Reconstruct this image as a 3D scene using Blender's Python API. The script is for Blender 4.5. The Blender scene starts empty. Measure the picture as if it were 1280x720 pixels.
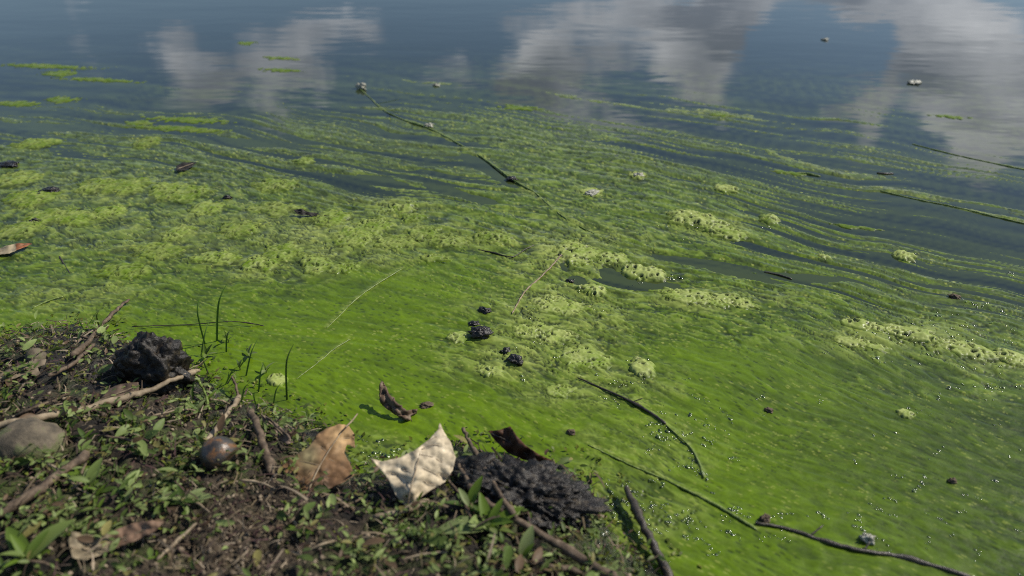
import bpy, bmesh, math, random
import numpy as np
from mathutils import Vector, Matrix, geometry, noise as mnoise

R = math.radians
sc = bpy.context.scene
random.seed(7)
rng = np.random.default_rng(11)

# ------------------------------------------------------------------ camera
CAM_H, PITCH, F = 0.55, R(30.0), 995.0          # metres, downward tilt, focal length in photo pixels
cam = bpy.data.cameras.new('camera')
cam.sensor_width = 36.0
cam.lens = 36.0 * F / 1280.0
cam.clip_start, cam.clip_end = 0.01, 2000.0
cam.dof.use_dof = True
cam.dof.focus_distance = 1.04
cam.dof.aperture_fstop = 4.5
cam_o = bpy.data.objects.new('camera', cam)
sc.collection.objects.link(cam_o)
cam_o.location = (0, 0, CAM_H)
cam_o.rotation_euler = (math.pi / 2 - PITCH, 0, 0)
sc.camera = cam_o

# ------------------------------------------------------------------ sun and sky
SUN_AZ, SUN_EL = R(74.0), R(46.0)               # azimuth clockwise from +Y (view direction)
sun_dir = Vector((math.sin(SUN_AZ) * math.cos(SUN_EL), math.cos(SUN_AZ) * math.cos(SUN_EL), math.sin(SUN_EL)))
sun = bpy.data.lights.new('sun', 'SUN')
sun.energy, sun.angle, sun.color = 5.0, R(0.53), (1.0, 0.94, 0.84)
sun_o = bpy.data.objects.new('sun', sun)
sc.collection.objects.link(sun_o)
sun_o.rotation_euler = (-sun_dir).to_track_quat('-Z', 'Y').to_euler()

FWD = np.array([0, math.cos(PITCH), -math.sin(PITCH)])
UPV = np.array([0, math.sin(PITCH), math.cos(PITCH)])

def ray(px, py):
    px, py = np.asarray(px, float), np.asarray(py, float)
    d = FWD * F - UPV * (py[..., None] - 360.0)
    d = np.broadcast_to(d, d.shape).copy()
    d[..., 0] += px - 640.0
    return d

world = bpy.data.worlds.new('World')
sc.world = world
world.use_nodes = True
wt = world.node_tree
for n in list(wt.nodes):
    wt.nodes.remove(n)
def wn(t, **k):
    n = wt.nodes.new(t)
    for a, b in k.items():
        setattr(n, a, b)
    return n
def wmath(op, a, b=None, clamp=False):
    n = wn('ShaderNodeMath', operation=op, use_clamp=clamp)
    for i, v in enumerate((a, b)):
        if v is None: continue
        if isinstance(v, (int, float)): n.inputs[i].default_value = v
        else: wt.links.new(v, n.inputs[i])
    return n.outputs[0]
w_out = wn('ShaderNodeOutputWorld'); w_bg = wn('ShaderNodeBackground')
w_bg.inputs['Strength'].default_value = 0.085
sky = wn('ShaderNodeTexSky', sky_type='NISHITA', sun_disc=False)
sky.sun_elevation, sky.sun_rotation = SUN_EL, SUN_AZ
sky.dust_density, sky.ozone_density, sky.air_density = 0.6, 2.2, 1.0
tc = wn('ShaderNodeTexCoord')
sep = wn('ShaderNodeSeparateXYZ'); wt.links.new(tc.outputs['Generated'], sep.inputs[0])
warp = wn('ShaderNodeTexNoise'); warp.inputs['Scale'].default_value = 9.0; warp.inputs['Detail'].default_value = 5.0
wt.links.new(tc.outputs['Generated'], warp.inputs['Vector'])
wsep = wn('ShaderNodeSeparateXYZ'); wt.links.new(warp.outputs['Color'], wsep.inputs[0])
az = wmath('ARCTAN2', sep.outputs[0], sep.outputs[1])
el = wmath('ARCSINE', sep.outputs[2])
azw = wmath('ADD', az, wmath('MULTIPLY', wmath('SUBTRACT', wsep.outputs[0], 0.5), 0.22))
elw = wmath('ADD', el, wmath('MULTIPLY', wmath('SUBTRACT', wsep.outputs[1], 0.5), 0.16))
# cumulus over the whole sky; a few banks placed where the lake mirrors them
cn = wn('ShaderNodeTexNoise'); cn.inputs['Scale'].default_value = 5.2; cn.inputs['Detail'].default_value = 9.0
cn.inputs['Roughness'].default_value = 0.58
mp = wn('ShaderNodeMapping'); mp.inputs['Scale'].default_value = (1.0, 1.0, 2.3); mp.inputs['Location'].default_value = (2.3, 0.7, 0.4)
wt.links.new(tc.outputs['Generated'], mp.inputs['Vector']); wt.links.new(mp.outputs[0], cn.inputs['Vector'])
dens = wmath('MULTIPLY', wmath('SUBTRACT', cn.outputs['Fac'], 0.565), 2.6)
def px_sky(px, py):
    d = ray(px, py)
    d = d / np.linalg.norm(d)
    return math.atan2(d[0], d[1]), math.asin(-d[2])
BANKS = [  # mirrored position in the photo (px), half sizes (px), weight
    (330, 55, 110, 55, .62), (330, 112, 66, 38, .8), (115, 50, 36, 60, .6), (215, 50, 45, 60, .5), (440, 15, 70, 30, .5), (560, 85, 60, 30, .5),
    (690, 66, 75, 44, .85), (640, 20, 60, 16, .4), (690, 118, 75, 46, .95), (860, 66, 80, 40, .85), (790, 20, 60, 22, .3), (930, 12, 75, 35, .85), (890, 100, 45, 40, .6),
    (1190, 62, 110, 52, 1.1), (1110, 12, 62, 34, .8), (1250, 140, 70, 60, .9), (1170, 145, 45, 50, .5),
    (1050, 124, 66, 36, 1.25), (985, 84, 34, 14, .4), (1220, 200, 60, 40, .4), (1060, 170, 30, 40, .3), (880, 130, 50, 20, .3), (560, 30, 90, 50, -.25), (170, 40, 25, 60, -.2),
    (1010, 62, 52, 42, -.85), (820, 112, 60, 26, -.5), (1060, 80, 50, 30, -.6), (430, 105, 55, 45, -.55), (30, 60, 70, 40, -.15), (590, 105, 50, 30, -.3), (1230, 8, 60, 20, -.3),
]
acc = dens
for bx, by, bw, bh, wgt in BANKS:
    a0, e0 = px_sky(bx, by); a1, _ = px_sky(bx + bw, by); _, e1 = px_sky(bx, by + bh)
    u = wmath('MULTIPLY', wmath('SUBTRACT', azw, a0), 1.0 / abs(a1 - a0))
    v = wmath('MULTIPLY', wmath('SUBTRACT', elw, e0), 1.0 / abs(e1 - e0))
    r2 = wmath('ADD', wmath('MULTIPLY', u, u), wmath('MULTIPLY', v, v))
    acc = wmath('ADD', acc, wmath('MULTIPLY', wmath('POWER', 2.718, wmath('MULTIPLY', r2, -0.8)), wgt))
cov = wn('ShaderNodeMapRange', interpolation_type='SMOOTHSTEP'); cov.inputs['From Min'].default_value = 0.14; cov.inputs['From Max'].default_value = 0.62
wt.links.new(acc, cov.inputs['Value'])
n2 = wn('ShaderNodeTexNoise'); n2.inputs['Scale'].default_value = 7.0; n2.inputs['Detail'].default_value = 6.0
wt.links.new(mp.outputs[0], n2.inputs['Vector'])
ccol = wn('ShaderNodeValToRGB')
ccol.color_ramp.elements[0].position, ccol.color_ramp.elements[0].color = 0.36, (4.4, 4.9, 6.0, 1)
ccol.color_ramp.elements[1].position, ccol.color_ramp.elements[1].color = 0.66, (15.5, 15.8, 16.4, 1)
wt.links.new(n2.outputs['Fac'], ccol.inputs[0])
mixc = wn('ShaderNodeMix', data_type='RGBA')
wt.links.new(wmath('MULTIPLY', cov.outputs[0], 0.92), mixc.inputs[0])
sg = wn('ShaderNodeVectorMath', operation='SCALE'); sg.inputs['Scale'].default_value = 1.25
wt.links.new(sky.outputs[0], sg.inputs[0]); wt.links.new(sg.outputs[0], mixc.inputs[6]); wt.links.new(ccol.outputs[0], mixc.inputs[7])
wt.links.new(mixc.outputs[2], w_bg.inputs['Color']); wt.links.new(w_bg.outputs[0], w_out.inputs[0])

sc.view_settings.view_transform = 'Standard'
sc.view_settings.look = 'None'
sc.view_settings.exposure = 0.08
sc.view_settings.gamma = 1.0
sc.view_settings.use_curve_mapping = False
sc.render.engine = 'CYCLES'
sc.cycles.use_denoising = False
sc.cycles.filter_width = 1.0
sc.cycles.sample_clamp_indirect = 4.0
sc.cycles.max_bounces = 6
sc.cycles.transparent_max_bounces = 6

# ------------------------------------------------------------------ helpers
def pix(px, py, z=0.0):
    """photo pixel -> point on the horizontal plane z"""
    d = ray(px, py)
    t = (np.asarray(z, float) - CAM_H) / d[..., 2]
    p = d * t[..., None]
    p[..., 2] += CAM_H
    return p

def to_pix(x, y, z=0.0):
    dz = z - CAM_H
    dep = y * FWD[1] + dz * FWD[2]
    up = y * UPV[1] + dz * UPV[2]
    dep = np.maximum(dep, 0.02)
    return 640 + F * x / dep, 360 - F * up / dep

def hash2(ix, iy, seed):
    h = (ix.astype(np.int64) * 374761393 + iy.astype(np.int64) * 668265263 + seed * 1274126177) & 0xFFFFFFFF
    h = ((h ^ (h >> 13)) * 1274126177) & 0xFFFFFFFF
    h = (h ^ (h >> 16)) & 0xFFFFFFFF
    h = (h * 2246822519) & 0xFFFFFFFF
    return ((h ^ (h >> 15)) & 0xFFFFFF) / float(0x1000000)

def perlin(x, y, seed=0):
    x0, y0 = np.floor(x), np.floor(y)
    fx, fy = x - x0, y - y0
    ux, uy = fx * fx * fx * (fx * (fx * 6 - 15) + 10), fy * fy * fy * (fy * (fy * 6 - 15) + 10)
    def g(i, j):
        a = hash2(x0 + i, y0 + j, seed) * 2 * np.pi
        return np.cos(a) * (fx - i) + np.sin(a) * (fy - j)
    a, b, c, d = g(0, 0), g(1, 0), g(0, 1), g(1, 1)
    return ((a + ux * (b - a)) * (1 - uy) + (c + ux * (d - c)) * uy) * 1.5

def fbm(x, y, seed=0, octv=4, gain=0.5):
    s, a = 0.0, 1.0
    for o in range(octv):
        s = s + a * perlin(x * 2 ** o + 17.3 * o, y * 2 ** o - 9.1 * o, seed + 31 * o)
        a *= gain
    return s

def worley(x, y, seed=0):
    """distance to the nearest jittered cell point and that cell's random value"""
    x0, y0 = np.floor(x), np.floor(y)
    best = np.full(np.shape(x), 9.0); rid = np.zeros(np.shape(x))
    for i in (-1, 0, 1):
        for j in (-1, 0, 1):
            cx = x0 + i + hash2(x0 + i, y0 + j, seed); cy = y0 + j + hash2(x0 + i, y0 + j, seed + 5)
            d = (x - cx) ** 2 + (y - cy) ** 2
            m = d < best
            best = np.where(m, d, best)
            rid = np.where(m, hash2(x0 + i, y0 + j, seed + 9), rid)
    return np.sqrt(best), rid

def sstep(a, b, x):
    t = np.clip((x - a) / (b - a), 0, 1)
    return t * t * (3 - 2 * t)

def mix(a, b, t):
    t = t[..., None]
    return np.asarray(a) * (1 - t) + np.asarray(b) * t

def fast_mesh(name, verts, faces, cols=None, smooth=True):
    me = bpy.data.meshes.new(name)
    verts = np.ascontiguousarray(verts, dtype=np.float32); faces = np.ascontiguousarray(faces, dtype=np.int32)
    k = faces.shape[1]
    me.vertices.add(len(verts)); me.vertices.foreach_set('co', verts.ravel())
    me.loops.add(faces.size); me.loops.foreach_set('vertex_index', faces.ravel())
    me.polygons.add(len(faces))
    me.polygons.foreach_set('loop_start', np.arange(0, faces.size, k, dtype=np.int32))
    if smooth:
        me.polygons.foreach_set('use_smooth', np.ones(len(faces), dtype=bool))
    if cols is not None:
        for an, c in cols.items():
            c = np.asarray(c, dtype=np.float32)
            if c.ndim == 2:
                at = me.attributes.new(an, 'FLOAT_COLOR', 'POINT')
                at.data.foreach_set('color', np.column_stack([c, np.ones(len(c), np.float32)]).astype(np.float32).ravel())
            else:
                at = me.attributes.new(an, 'FLOAT', 'POINT'); at.data.foreach_set('value', c)
    me.update(calc_edges=True); me.validate()
    return me

def link(name, me, mat=None, parent=None):
    o = bpy.data.objects.new(name, me)
    sc.collection.objects.link(o)
    if mat and me is not None and not me.materials:
        me.materials.append(mat)
    if parent: o.parent = parent
    return o

def tag(o, label=None, cat=None, group=None, kind=None):
    if label: o['label'] = label
    if cat: o['category'] = cat
    if group: o['group'] = group
    if kind: o['kind'] = kind
    return o

def empty(name, loc):
    o = bpy.data.objects.new(name, None)
    o.empty_display_size = 0.02
    sc.collection.objects.link(o)
    o.location = loc
    return o

def grid_faces(nr, nc):
    i = np.arange(nr * nc).reshape(nr, nc)
    return np.stack([i[:-1, :-1], i[:-1, 1:], i[1:, 1:], i[1:, :-1]], -1).reshape(-1, 4)

# ------------------------------------------------------------------ materials
def new_mat(name):
    m = bpy.data.materials.new(name); m.use_nodes = True
    nt = m.node_tree
    return m, nt, nt.nodes['Principled BSDF']
def N(nt, t, **k):
    n = nt.nodes.new(t)
    for a, b in k.items(): setattr(n, a, b)
    return n
def noise_n(nt, scale, detail=4, rough=0.55, vec=None):
    n = N(nt, 'ShaderNodeTexNoise'); n.inputs['Scale'].default_value = scale
    n.inputs['Detail'].default_value = detail; n.inputs['Roughness'].default_value = rough
    if vec is None:
        t = N(nt, 'ShaderNodeTexCoord'); vec = t.outputs['Object']
    nt.links.new(vec, n.inputs['Vector'])
    return n
def ramp(nt, fac, stops):
    r = N(nt, 'ShaderNodeValToRGB')
    while len(r.color_ramp.elements) < len(stops): r.color_ramp.elements.new(0.5)
    for e, (p, c) in zip(r.color_ramp.elements, stops):
        e.position = p; e.color = (*c, 1) if len(c) == 3 else c
    nt.links.new(fac, r.inputs[0])
    return r.outputs[0]
def bump(nt, p, h, strength, dist):
    b = N(nt, 'ShaderNodeBump'); b.inputs['Strength'].default_value = strength; b.inputs['Distance'].default_value = dist
    nt.links.new(h, b.inputs['Height']); nt.links.new(b.outputs[0], p.inputs['Normal'])
    return b

def grain_mat(name, stops, scale, rough=0.7, bump_d=0.001, bscale=None, spec=0.3, detail=6):
    """stone, bark, mud, wood: noise-coloured with fine relief"""
    m, nt, p = new_mat(name)
    n = noise_n(nt, scale, detail, 0.62)
    nt.links.new(ramp(nt, n.outputs['Fac'], stops), p.inputs['Base Color'])
    p.inputs['Roughness'].default_value = rough
    p.inputs['Specular IOR Level'].default_value = spec
    b = noise_n(nt, bscale or scale * 3, 6, 0.65)
    bump(nt, p, b.outputs['Fac'], 1.0, bump_d)
    return m

def leafy_mat(name, trans=0.35, rough=0.45, spec=0.4, noise_scale=300, amount=0.35):
    """pigment from the 'col' attribute with mottling, part of the light passing through"""
    m, nt, p = new_mat(name)
    a = N(nt, 'ShaderNodeAttribute', attribute_name='col')
    n = noise_n(nt, noise_scale, 4)
    mr = N(nt, 'ShaderNodeMapRange'); mr.inputs['To Min'].default_value = 1 - amount; mr.inputs['To Max'].default_value = 1 + amount
    nt.links.new(n.outputs['Fac'], mr.inputs['Value'])
    mx = N(nt, 'ShaderNodeVectorMath', operation='SCALE')
    nt.links.new(a.outputs['Color'], mx.inputs[0]); nt.links.new(mr.outputs[0], mx.inputs['Scale'])
    nt.links.new(mx.outputs[0], p.inputs['Base Color'])
    p.inputs['Roughness'].default_value = rough; p.inputs['Specular IOR Level'].default_value = spec
    tr = N(nt, 'ShaderNodeBsdfTranslucent'); nt.links.new(mx.outputs[0], tr.inputs['Color'])
    ms = N(nt, 'ShaderNodeMixShader'); ms.inputs[0].default_value = trans
    nt.links.new(p.outputs[0], ms.inputs[1]); nt.links.new(tr.outputs[0], ms.inputs[2])
    nt.links.new(ms.outputs[0], nt.nodes['Material Output'].inputs[0])
    return m

def water_mat():
    m, nt, p = new_mat('lake_water')
    a = N(nt, 'ShaderNodeAttribute', attribute_name='col')
    nt.links.new(a.outputs['Color'], p.inputs['Base Color'])
    p.inputs['Roughness'].default_value = 0.02
    p.inputs['IOR'].default_value = 1.333
    t = N(nt, 'ShaderNodeTexCoord')
    m1 = N(nt, 'ShaderNodeMapping'); m1.inputs['Scale'].default_value = (0.55, 1.6, 1); m1.inputs['Rotation'].default_value = (0, 0, R(8))
    nt.links.new(t.outputs['Object'], m1.inputs['Vector'])
    n1 = noise_n(nt, 3.2, 3, 0.5, m1.outputs[0])
    m2 = N(nt, 'ShaderNodeMapping'); m2.inputs['Scale'].default_value = (0.8, 1.5, 1)
    nt.links.new(t.outputs['Object'], m2.inputs['Vector'])
    n2 = noise_n(nt, 16, 2, 0.5, m2.outputs[0])
    ad = N(nt, 'ShaderNodeMath', operation='MULTIPLY_ADD'); ad.inputs[1].default_value = 0.12
    nt.links.new(n2.outputs['Fac'], ad.inputs[0]); nt.links.new(n1.outputs['Fac'], ad.inputs[2])
    bump(nt, p, ad.outputs[0], 1.0, 0.0013)
    return m

def scum_mat(name, rough=0.27):
    m, nt, p = new_mat(name)
    a = N(nt, 'ShaderNodeAttribute', attribute_name='col')
    n = noise_n(nt, 260, 5, 0.6)
    mr = N(nt, 'ShaderNodeMapRange'); mr.inputs['To Min'].default_value = 0.86; mr.inputs['To Max'].default_value = 1.14
    nt.links.new(n.outputs['Fac'], mr.inputs['Value'])
    mx = N(nt, 'ShaderNodeVectorMath', operation='SCALE')
    nt.links.new(a.outputs['Color'], mx.inputs[0]); nt.links.new(mr.outputs[0], mx.inputs['Scale'])
    nt.links.new(mx.outputs[0], p.inputs['Base Color'])
    r = N(nt, 'ShaderNodeMapRange'); r.inputs['From Min'].default_value = 0.35; r.inputs['From Max'].default_value = 0.65
    r.inputs['To Min'].default_value = rough - 0.12; r.inputs['To Max'].default_value = rough + 0.2
    n3 = noise_n(nt, 90, 3); nt.links.new(n3.outputs['Fac'], r.inputs['Value']); nt.links.new(r.outputs[0], p.inputs['Roughness'])
    p.inputs['Specular IOR Level'].default_value = 0.14
    b = noise_n(nt, 620, 3, 0.6)
    bump(nt, p, b.outputs['Fac'], 0.4, 0.00022)
    return m

M_WATER = water_mat()
M_SCUM = scum_mat('algae_scum')
M_FOAM = scum_mat('algae_froth', 0.38)
M_LEAF = leafy_mat('green_leaf', 0.34, 0.5, 0.2)
M_DEAD = leafy_mat('dead_leaf', 0.16, 0.6, 0.25, 160, 0.4)
M_LITTER = leafy_mat('litter', 0.08, 0.75, 0.15)
M_TWIG = grain_mat('twig_bark', [(0.3, (0.035, 0.024, 0.016)), (0.55, (0.11, 0.078, 0.05)), (0.75, (0.2, 0.155, 0.105))], 150, 0.7, 0.0006)
M_TWIG_DARK = grain_mat('wet_twig_bark', [(0.3, (0.012, 0.01, 0.007)), (0.6, (0.05, 0.038, 0.024)), (0.8, (0.11, 0.1, 0.05))], 170, 0.4, 0.0006, spec=0.5)
M_TWIG_GREEN = grain_mat('algae_coated_twig', [(0.3, (0.05, 0.075, 0.012)), (0.5, (0.11, 0.16, 0.02)), (0.7, (0.27, 0.3, 0.1))], 190, 0.4, 0.0006, spec=0.5)
M_STRAW = grain_mat('straw', [(0.3, (0.12, 0.088, 0.055)), (0.6, (0.27, 0.21, 0.135)), (0.8, (0.4, 0.33, 0.22))], 120, 0.65, 0.0004)
M_MUD = grain_mat('black_mud', [(0.3, (0.004, 0.003, 0.0025)), (0.55, (0.014, 0.011, 0.008)), (0.66, (0.06, 0.046, 0.03)), (0.8, (0.045, 0.055, 0.018))], 150, 0.42, 0.003, 110, 0.35)
M_STONE = grain_mat('brown_stone', [(0.3, (0.05, 0.042, 0.03)), (0.52, (0.13, 0.105, 0.07)), (0.62, (0.1, 0.11, 0.045)), (0.8, (0.2, 0.17, 0.12))], 55, 0.75, 0.0015, 160)
M_DARKBIT = grain_mat('dark_debris', [(0.35, (0.006, 0.005, 0.0045)), (0.6, (0.022, 0.017, 0.013)), (0.8, (0.09, 0.07, 0.05))], 240, 0.28, 0.001, spec=0.5)
M_PALEBIT = grain_mat('pale_debris', [(0.3, (0.12, 0.11, 0.07)), (0.6, (0.4, 0.39, 0.31)), (0.8, (0.66, 0.65, 0.6))], 240, 0.35, 0.001, spec=0.5)

def nut_mat():
    m, nt, p = new_mat('nut_shell')
    t = N(nt, 'ShaderNodeTexCoord'); mp_ = N(nt, 'ShaderNodeMapping'); mp_.inputs['Scale'].default_value = (1.0, 1.0, 0.25); mp_.inputs['Rotation'].default_value = (0, R(18), 0)
    nt.links.new(t.outputs['Object'], mp_.inputs['Vector'])
    n = noise_n(nt, 95, 5, 0.6, mp_.outputs[0])
    nt.links.new(ramp(nt, n.outputs['Fac'], [(0.38, (0.025, 0.022, 0.02)), (0.52, (0.05, 0.042, 0.034)), (0.6, (0.16, 0.075, 0.025)), (0.68, (0.04, 0.038, 0.036))]), p.inputs['Base Color'])
    p.inputs['Roughness'].default_value = 0.36; p.inputs['Specular IOR Level'].default_value = 0.5
    b = noise_n(nt, 260, 5); bump(nt, p, b.outputs['Fac'], 0.6, 0.0012)
    return m
M_NUT = nut_mat()

def bubble_mat():
    m, nt, p = new_mat('bubble_film')
    nt.nodes.remove(p)
    g = N(nt, 'ShaderNodeBsdfGlossy'); g.inputs['Roughness'].default_value = 0.16; g.inputs['Color'].default_value = (0.95, 0.97, 0.93, 1)
    tr = N(nt, 'ShaderNodeBsdfTransparent'); tr.inputs['Color'].default_value = (0.9, 0.95, 0.82, 1)
    fr = N(nt, 'ShaderNodeFresnel'); fr.inputs['IOR'].default_value = 1.55
    ms = N(nt, 'ShaderNodeMixShader')
    nt.links.new(fr.outputs[0], ms.inputs[0]); nt.links.new(tr.outputs[0], ms.inputs[1]); nt.links.new(g.outputs[0], ms.inputs[2])
    nt.links.new(ms.outputs[0], nt.nodes['Material Output'].inputs[0])
    return m
M_BUBBLE = bubble_mat()

def soil_mat():
    m, nt, p = new_mat('shore_soil')
    a = N(nt, 'ShaderNodeAttribute', attribute_name='col')
    n = noise_n(nt, 190, 6, 0.65)
    mr = N(nt, 'ShaderNodeMapRange'); mr.inputs['From Min'].default_value = 0.3; mr.inputs['From Max'].default_value = 0.7
    mr.inputs['To Min'].default_value = 0.35; mr.inputs['To Max'].default_value = 1.6
    nt.links.new(n.outputs['Fac'], mr.inputs['Value'])
    mx = N(nt, 'ShaderNodeVectorMath', operation='SCALE')
    nt.links.new(a.outputs['Color'], mx.inputs[0]); nt.links.new(mr.outputs[0], mx.inputs['Scale'])
    nt.links.new(mx.outputs[0], p.inputs['Base Color'])
    w = N(nt, 'ShaderNodeAttribute', attribute_name='wet')
    r = N(nt, 'ShaderNodeMapRange'); r.inputs['To Min'].default_value = 0.9; r.inputs['To Max'].default_value = 0.38
    nt.links.new(w.outputs['Fac'], r.inputs['Value']); nt.links.new(r.outputs[0], p.inputs['Roughness'])
    p.inputs['Specular IOR Level'].default_value = 0.35
    b = noise_n(nt, 330, 5, 0.65); bump(nt, p, b.outputs['Fac'], 1.0, 0.0025)
    return m
M_SOIL = soil_mat()

# ------------------------------------------------------------------ where the shore and the scum lie
SHORE_PX = [(-900, 470), (-250, 446), (-30, 430), (40, 414), (100, 404), (150, 420), (175, 430), (235, 452), (268, 480), (330, 506), (375, 522),
            (425, 545), (452, 590), (500, 585), (560, 553), (600, 560), (650, 572), (705, 580), (745, 602), (752, 632), (765, 660), (800, 690), (840, 725), (880, 790), (960, 950), (1000, 1250)]
SHORE = np.array([pix(a, b)[:2] for a, b in SHORE_PX])

def shore_dist(x, y):
    """signed distance in metres, positive on land (near side)"""
    d2 = np.full(np.shape(x), 1e9)
    for (ax, ay), (bx, by) in zip(SHORE[:-1], SHORE[1:]):
        dx, dy = bx - ax, by - ay
        t = np.clip(((x - ax) * dx + (y - ay) * dy) / (dx * dx + dy * dy), 0, 1)
        d2 = np.minimum(d2, (x - ax - t * dx) ** 2 + (y - ay - t * dy) ** 2)
    # land = inside the polygon closed round the near side
    poly = np.vstack([SHORE, [[SHORE[-1][0], -9.0], [SHORE[0][0] - 30, -9.0], [SHORE[0][0] - 30, SHORE[0][1]]]])
    ins = np.zeros(np.shape(x), bool)
    j = len(poly) - 1
    for i in range(len(poly)):
        xi, yi = poly[i]; xj, yj = poly[j]
        if yi != yj:
            c = ((yi > y) != (yj > y)) & (x < (xj - xi) * (y - yi) / (yj - yi) + xi)
            ins ^= c
        j = i
    return np.where(ins, 1, -1) * np.sqrt(d2)

CTL = [  # photo px, how thick the scum lies (0 open water ... 1 closed)
    *[(x, -40, 0) for x in range(-100, 1500, 160)], *[(x, 20, 0.0) for x in range(-100, 1500, 160)], *[(x, 62, 0.03) for x in range(-100, 1500, 160)],
    (0, 84, .12), (100, 105, .2), (300, 122, .24), (450, 112, .18), (600, 108, .24), (800, 118, .26), (1000, 128, .24), (1200, 140, .2), (1350, 140, .1), (-120, 110, .2),
    (-100, 150, .42), (60, 150, .4), (200, 150, .48), (350, 145, .42), (500, 150, .42), (600, 158, .6), (750, 160, .48), (900, 160, .44), (1050, 165, .4), (1250, 172, .3), (1400, 180, .2),
    (-100, 200, .6), (60, 195, .64), (250, 196, .68), (400, 186, .55), (520, 192, .48), (600, 212, .44), (665, 190, .88), (740, 195, .66), (850, 198, .5), (1000, 200, .46), (1150, 212, .42), (1270, 222, .38), (1400, 230, .3),
    (-100, 250, .84), (60, 250, .94), (250, 250, .98), (430, 232, .62), (520, 240, .6), (600, 250, .6), (700, 240, .96), (780, 245, .85), (880, 250, .62), (1000, 255, .46), (1120, 270, .4), (1250, 285, .38), (1400, 290, .3),
    (-100, 300, 1), (60, 300, 1), (300, 300, 1.05), (500, 290, 1.05), (600, 275, .75), (680, 290, .85), (780, 290, .76), (880, 288, .8), (1000, 310, .52), (1120, 322, .46), (1250, 335, .45), (1400, 350, .4),
    (100, 350, 1.1), (300, 350, 1.1), (500, 350, 1.2), (620, 345, 1.1), (700, 345, .95), (790, 352, .55), (860, 330, .66), (960, 342, .6), (1070, 352, .56), (1180, 372, .52), (1270, 385, .5), (1400, 400, .5),
    (100, 400, 1.2), (400, 420, 1.25), (650, 410, 1.1), (800, 390, 1.05), (900, 385, 1.0), (1000, 405, .98), (1100, 405, .9), (1200, 415, .76), (1290, 425, .7), (1400, 440, .7),
    (700, 480, 1.2), (900, 470, 1.2), (1000, 460, 1.2), (1120, 465, 1.1), (1250, 465, .95), (1400, 480, .95),
    *[(x, 540, 1.25) for x in range(300, 1500, 150)], *[(x, 640, 1.3) for x in range(300, 1500, 150)], *[(x, 800, 1.3) for x in range(300, 1500, 150)],
]
HOLES = [(786, 351, 34, 8, .12), (820, 358, 30, 5, .05), (722, 351, 12, 5, .3), (704, 330, 5, 9, -.4), (760, 343, 10, 7, .2), (470, 225, 30, 4, .15), (560, 238, 26, 4, .25), (610, 212, 34, 5, .55), (1000, 347, 45, 4, .08), (600, 250, 20, 4, .2), (40, 160, 60, 4, .0), (300, 178, 60, 4, .05), (880, 330, 50, 4, .15), (930, 345, 40, 4, .2)]
LINES = [[(452, 112), (480, 138), (535, 160), (604, 198), (640, 224), (700, 268), (772, 305)], [(480, 98), (640, 112), (800, 128), (1000, 150)], [(700, 120), (860, 140), (1050, 160)], [(960, 190), (1090, 232), (1190, 256), (1290, 280)],
         [(503, 336), (443, 376), (408, 410)], [(438, 424), (395, 455)], [(702, 318), (672, 350), (640, 392)], [(722, 472), (800, 508), (862, 558), (880, 597)], [(735, 556), (845, 606), (946, 662), (1075, 688), (1215, 722)], [(740, 70), (900, 92)], [(0, 76), (90, 82), (180, 86)], [(330, 92), (460, 96)]]
FOAMC = [(80, 372, 120, 28, .45),   # photo px, half sizes px, strength: where the scum is frothy
    (120, 240, 130, 26, .36), (240, 300, 190, 40, .5), (60, 270, 80, 40, .4), (420, 300, 150, 38, .75), (500, 265, 60, 25, .6), (330, 335, 90, 20, .7), (600, 300, 60, 16, .7),
    (720, 320, 90, 36, .85), (790, 345, 50, 16, .5), (700, 395, 100, 36, .8), (880, 375, 100, 14, .9), (680, 440, 95, 46, .75), (640, 455, 90, 30, .6), (890, 285, 60, 16, .7),
    (1130, 425, 110, 22, .8), (1250, 455, 50, 16, .7), (760, 480, 80, 40, .5), (790, 640, 80, 60, .5), (680, 490, 60, 26, .45), (800, 560, 90, 40, .3), (470, 565, 40, 24, .5),
]

def stream(x, y):
    m = -0.385 * x - 0.195 * 0.6 * np.log(np.cosh((x + 0.45) / 0.6))
    wx = fbm(x * 2.2, y * 2.2, 3, 3)
    return x * 1.15, (y - m) + 0.045 * wx + 0.004 * fbm(x * 9, y * 9, 4, 2)

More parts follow.
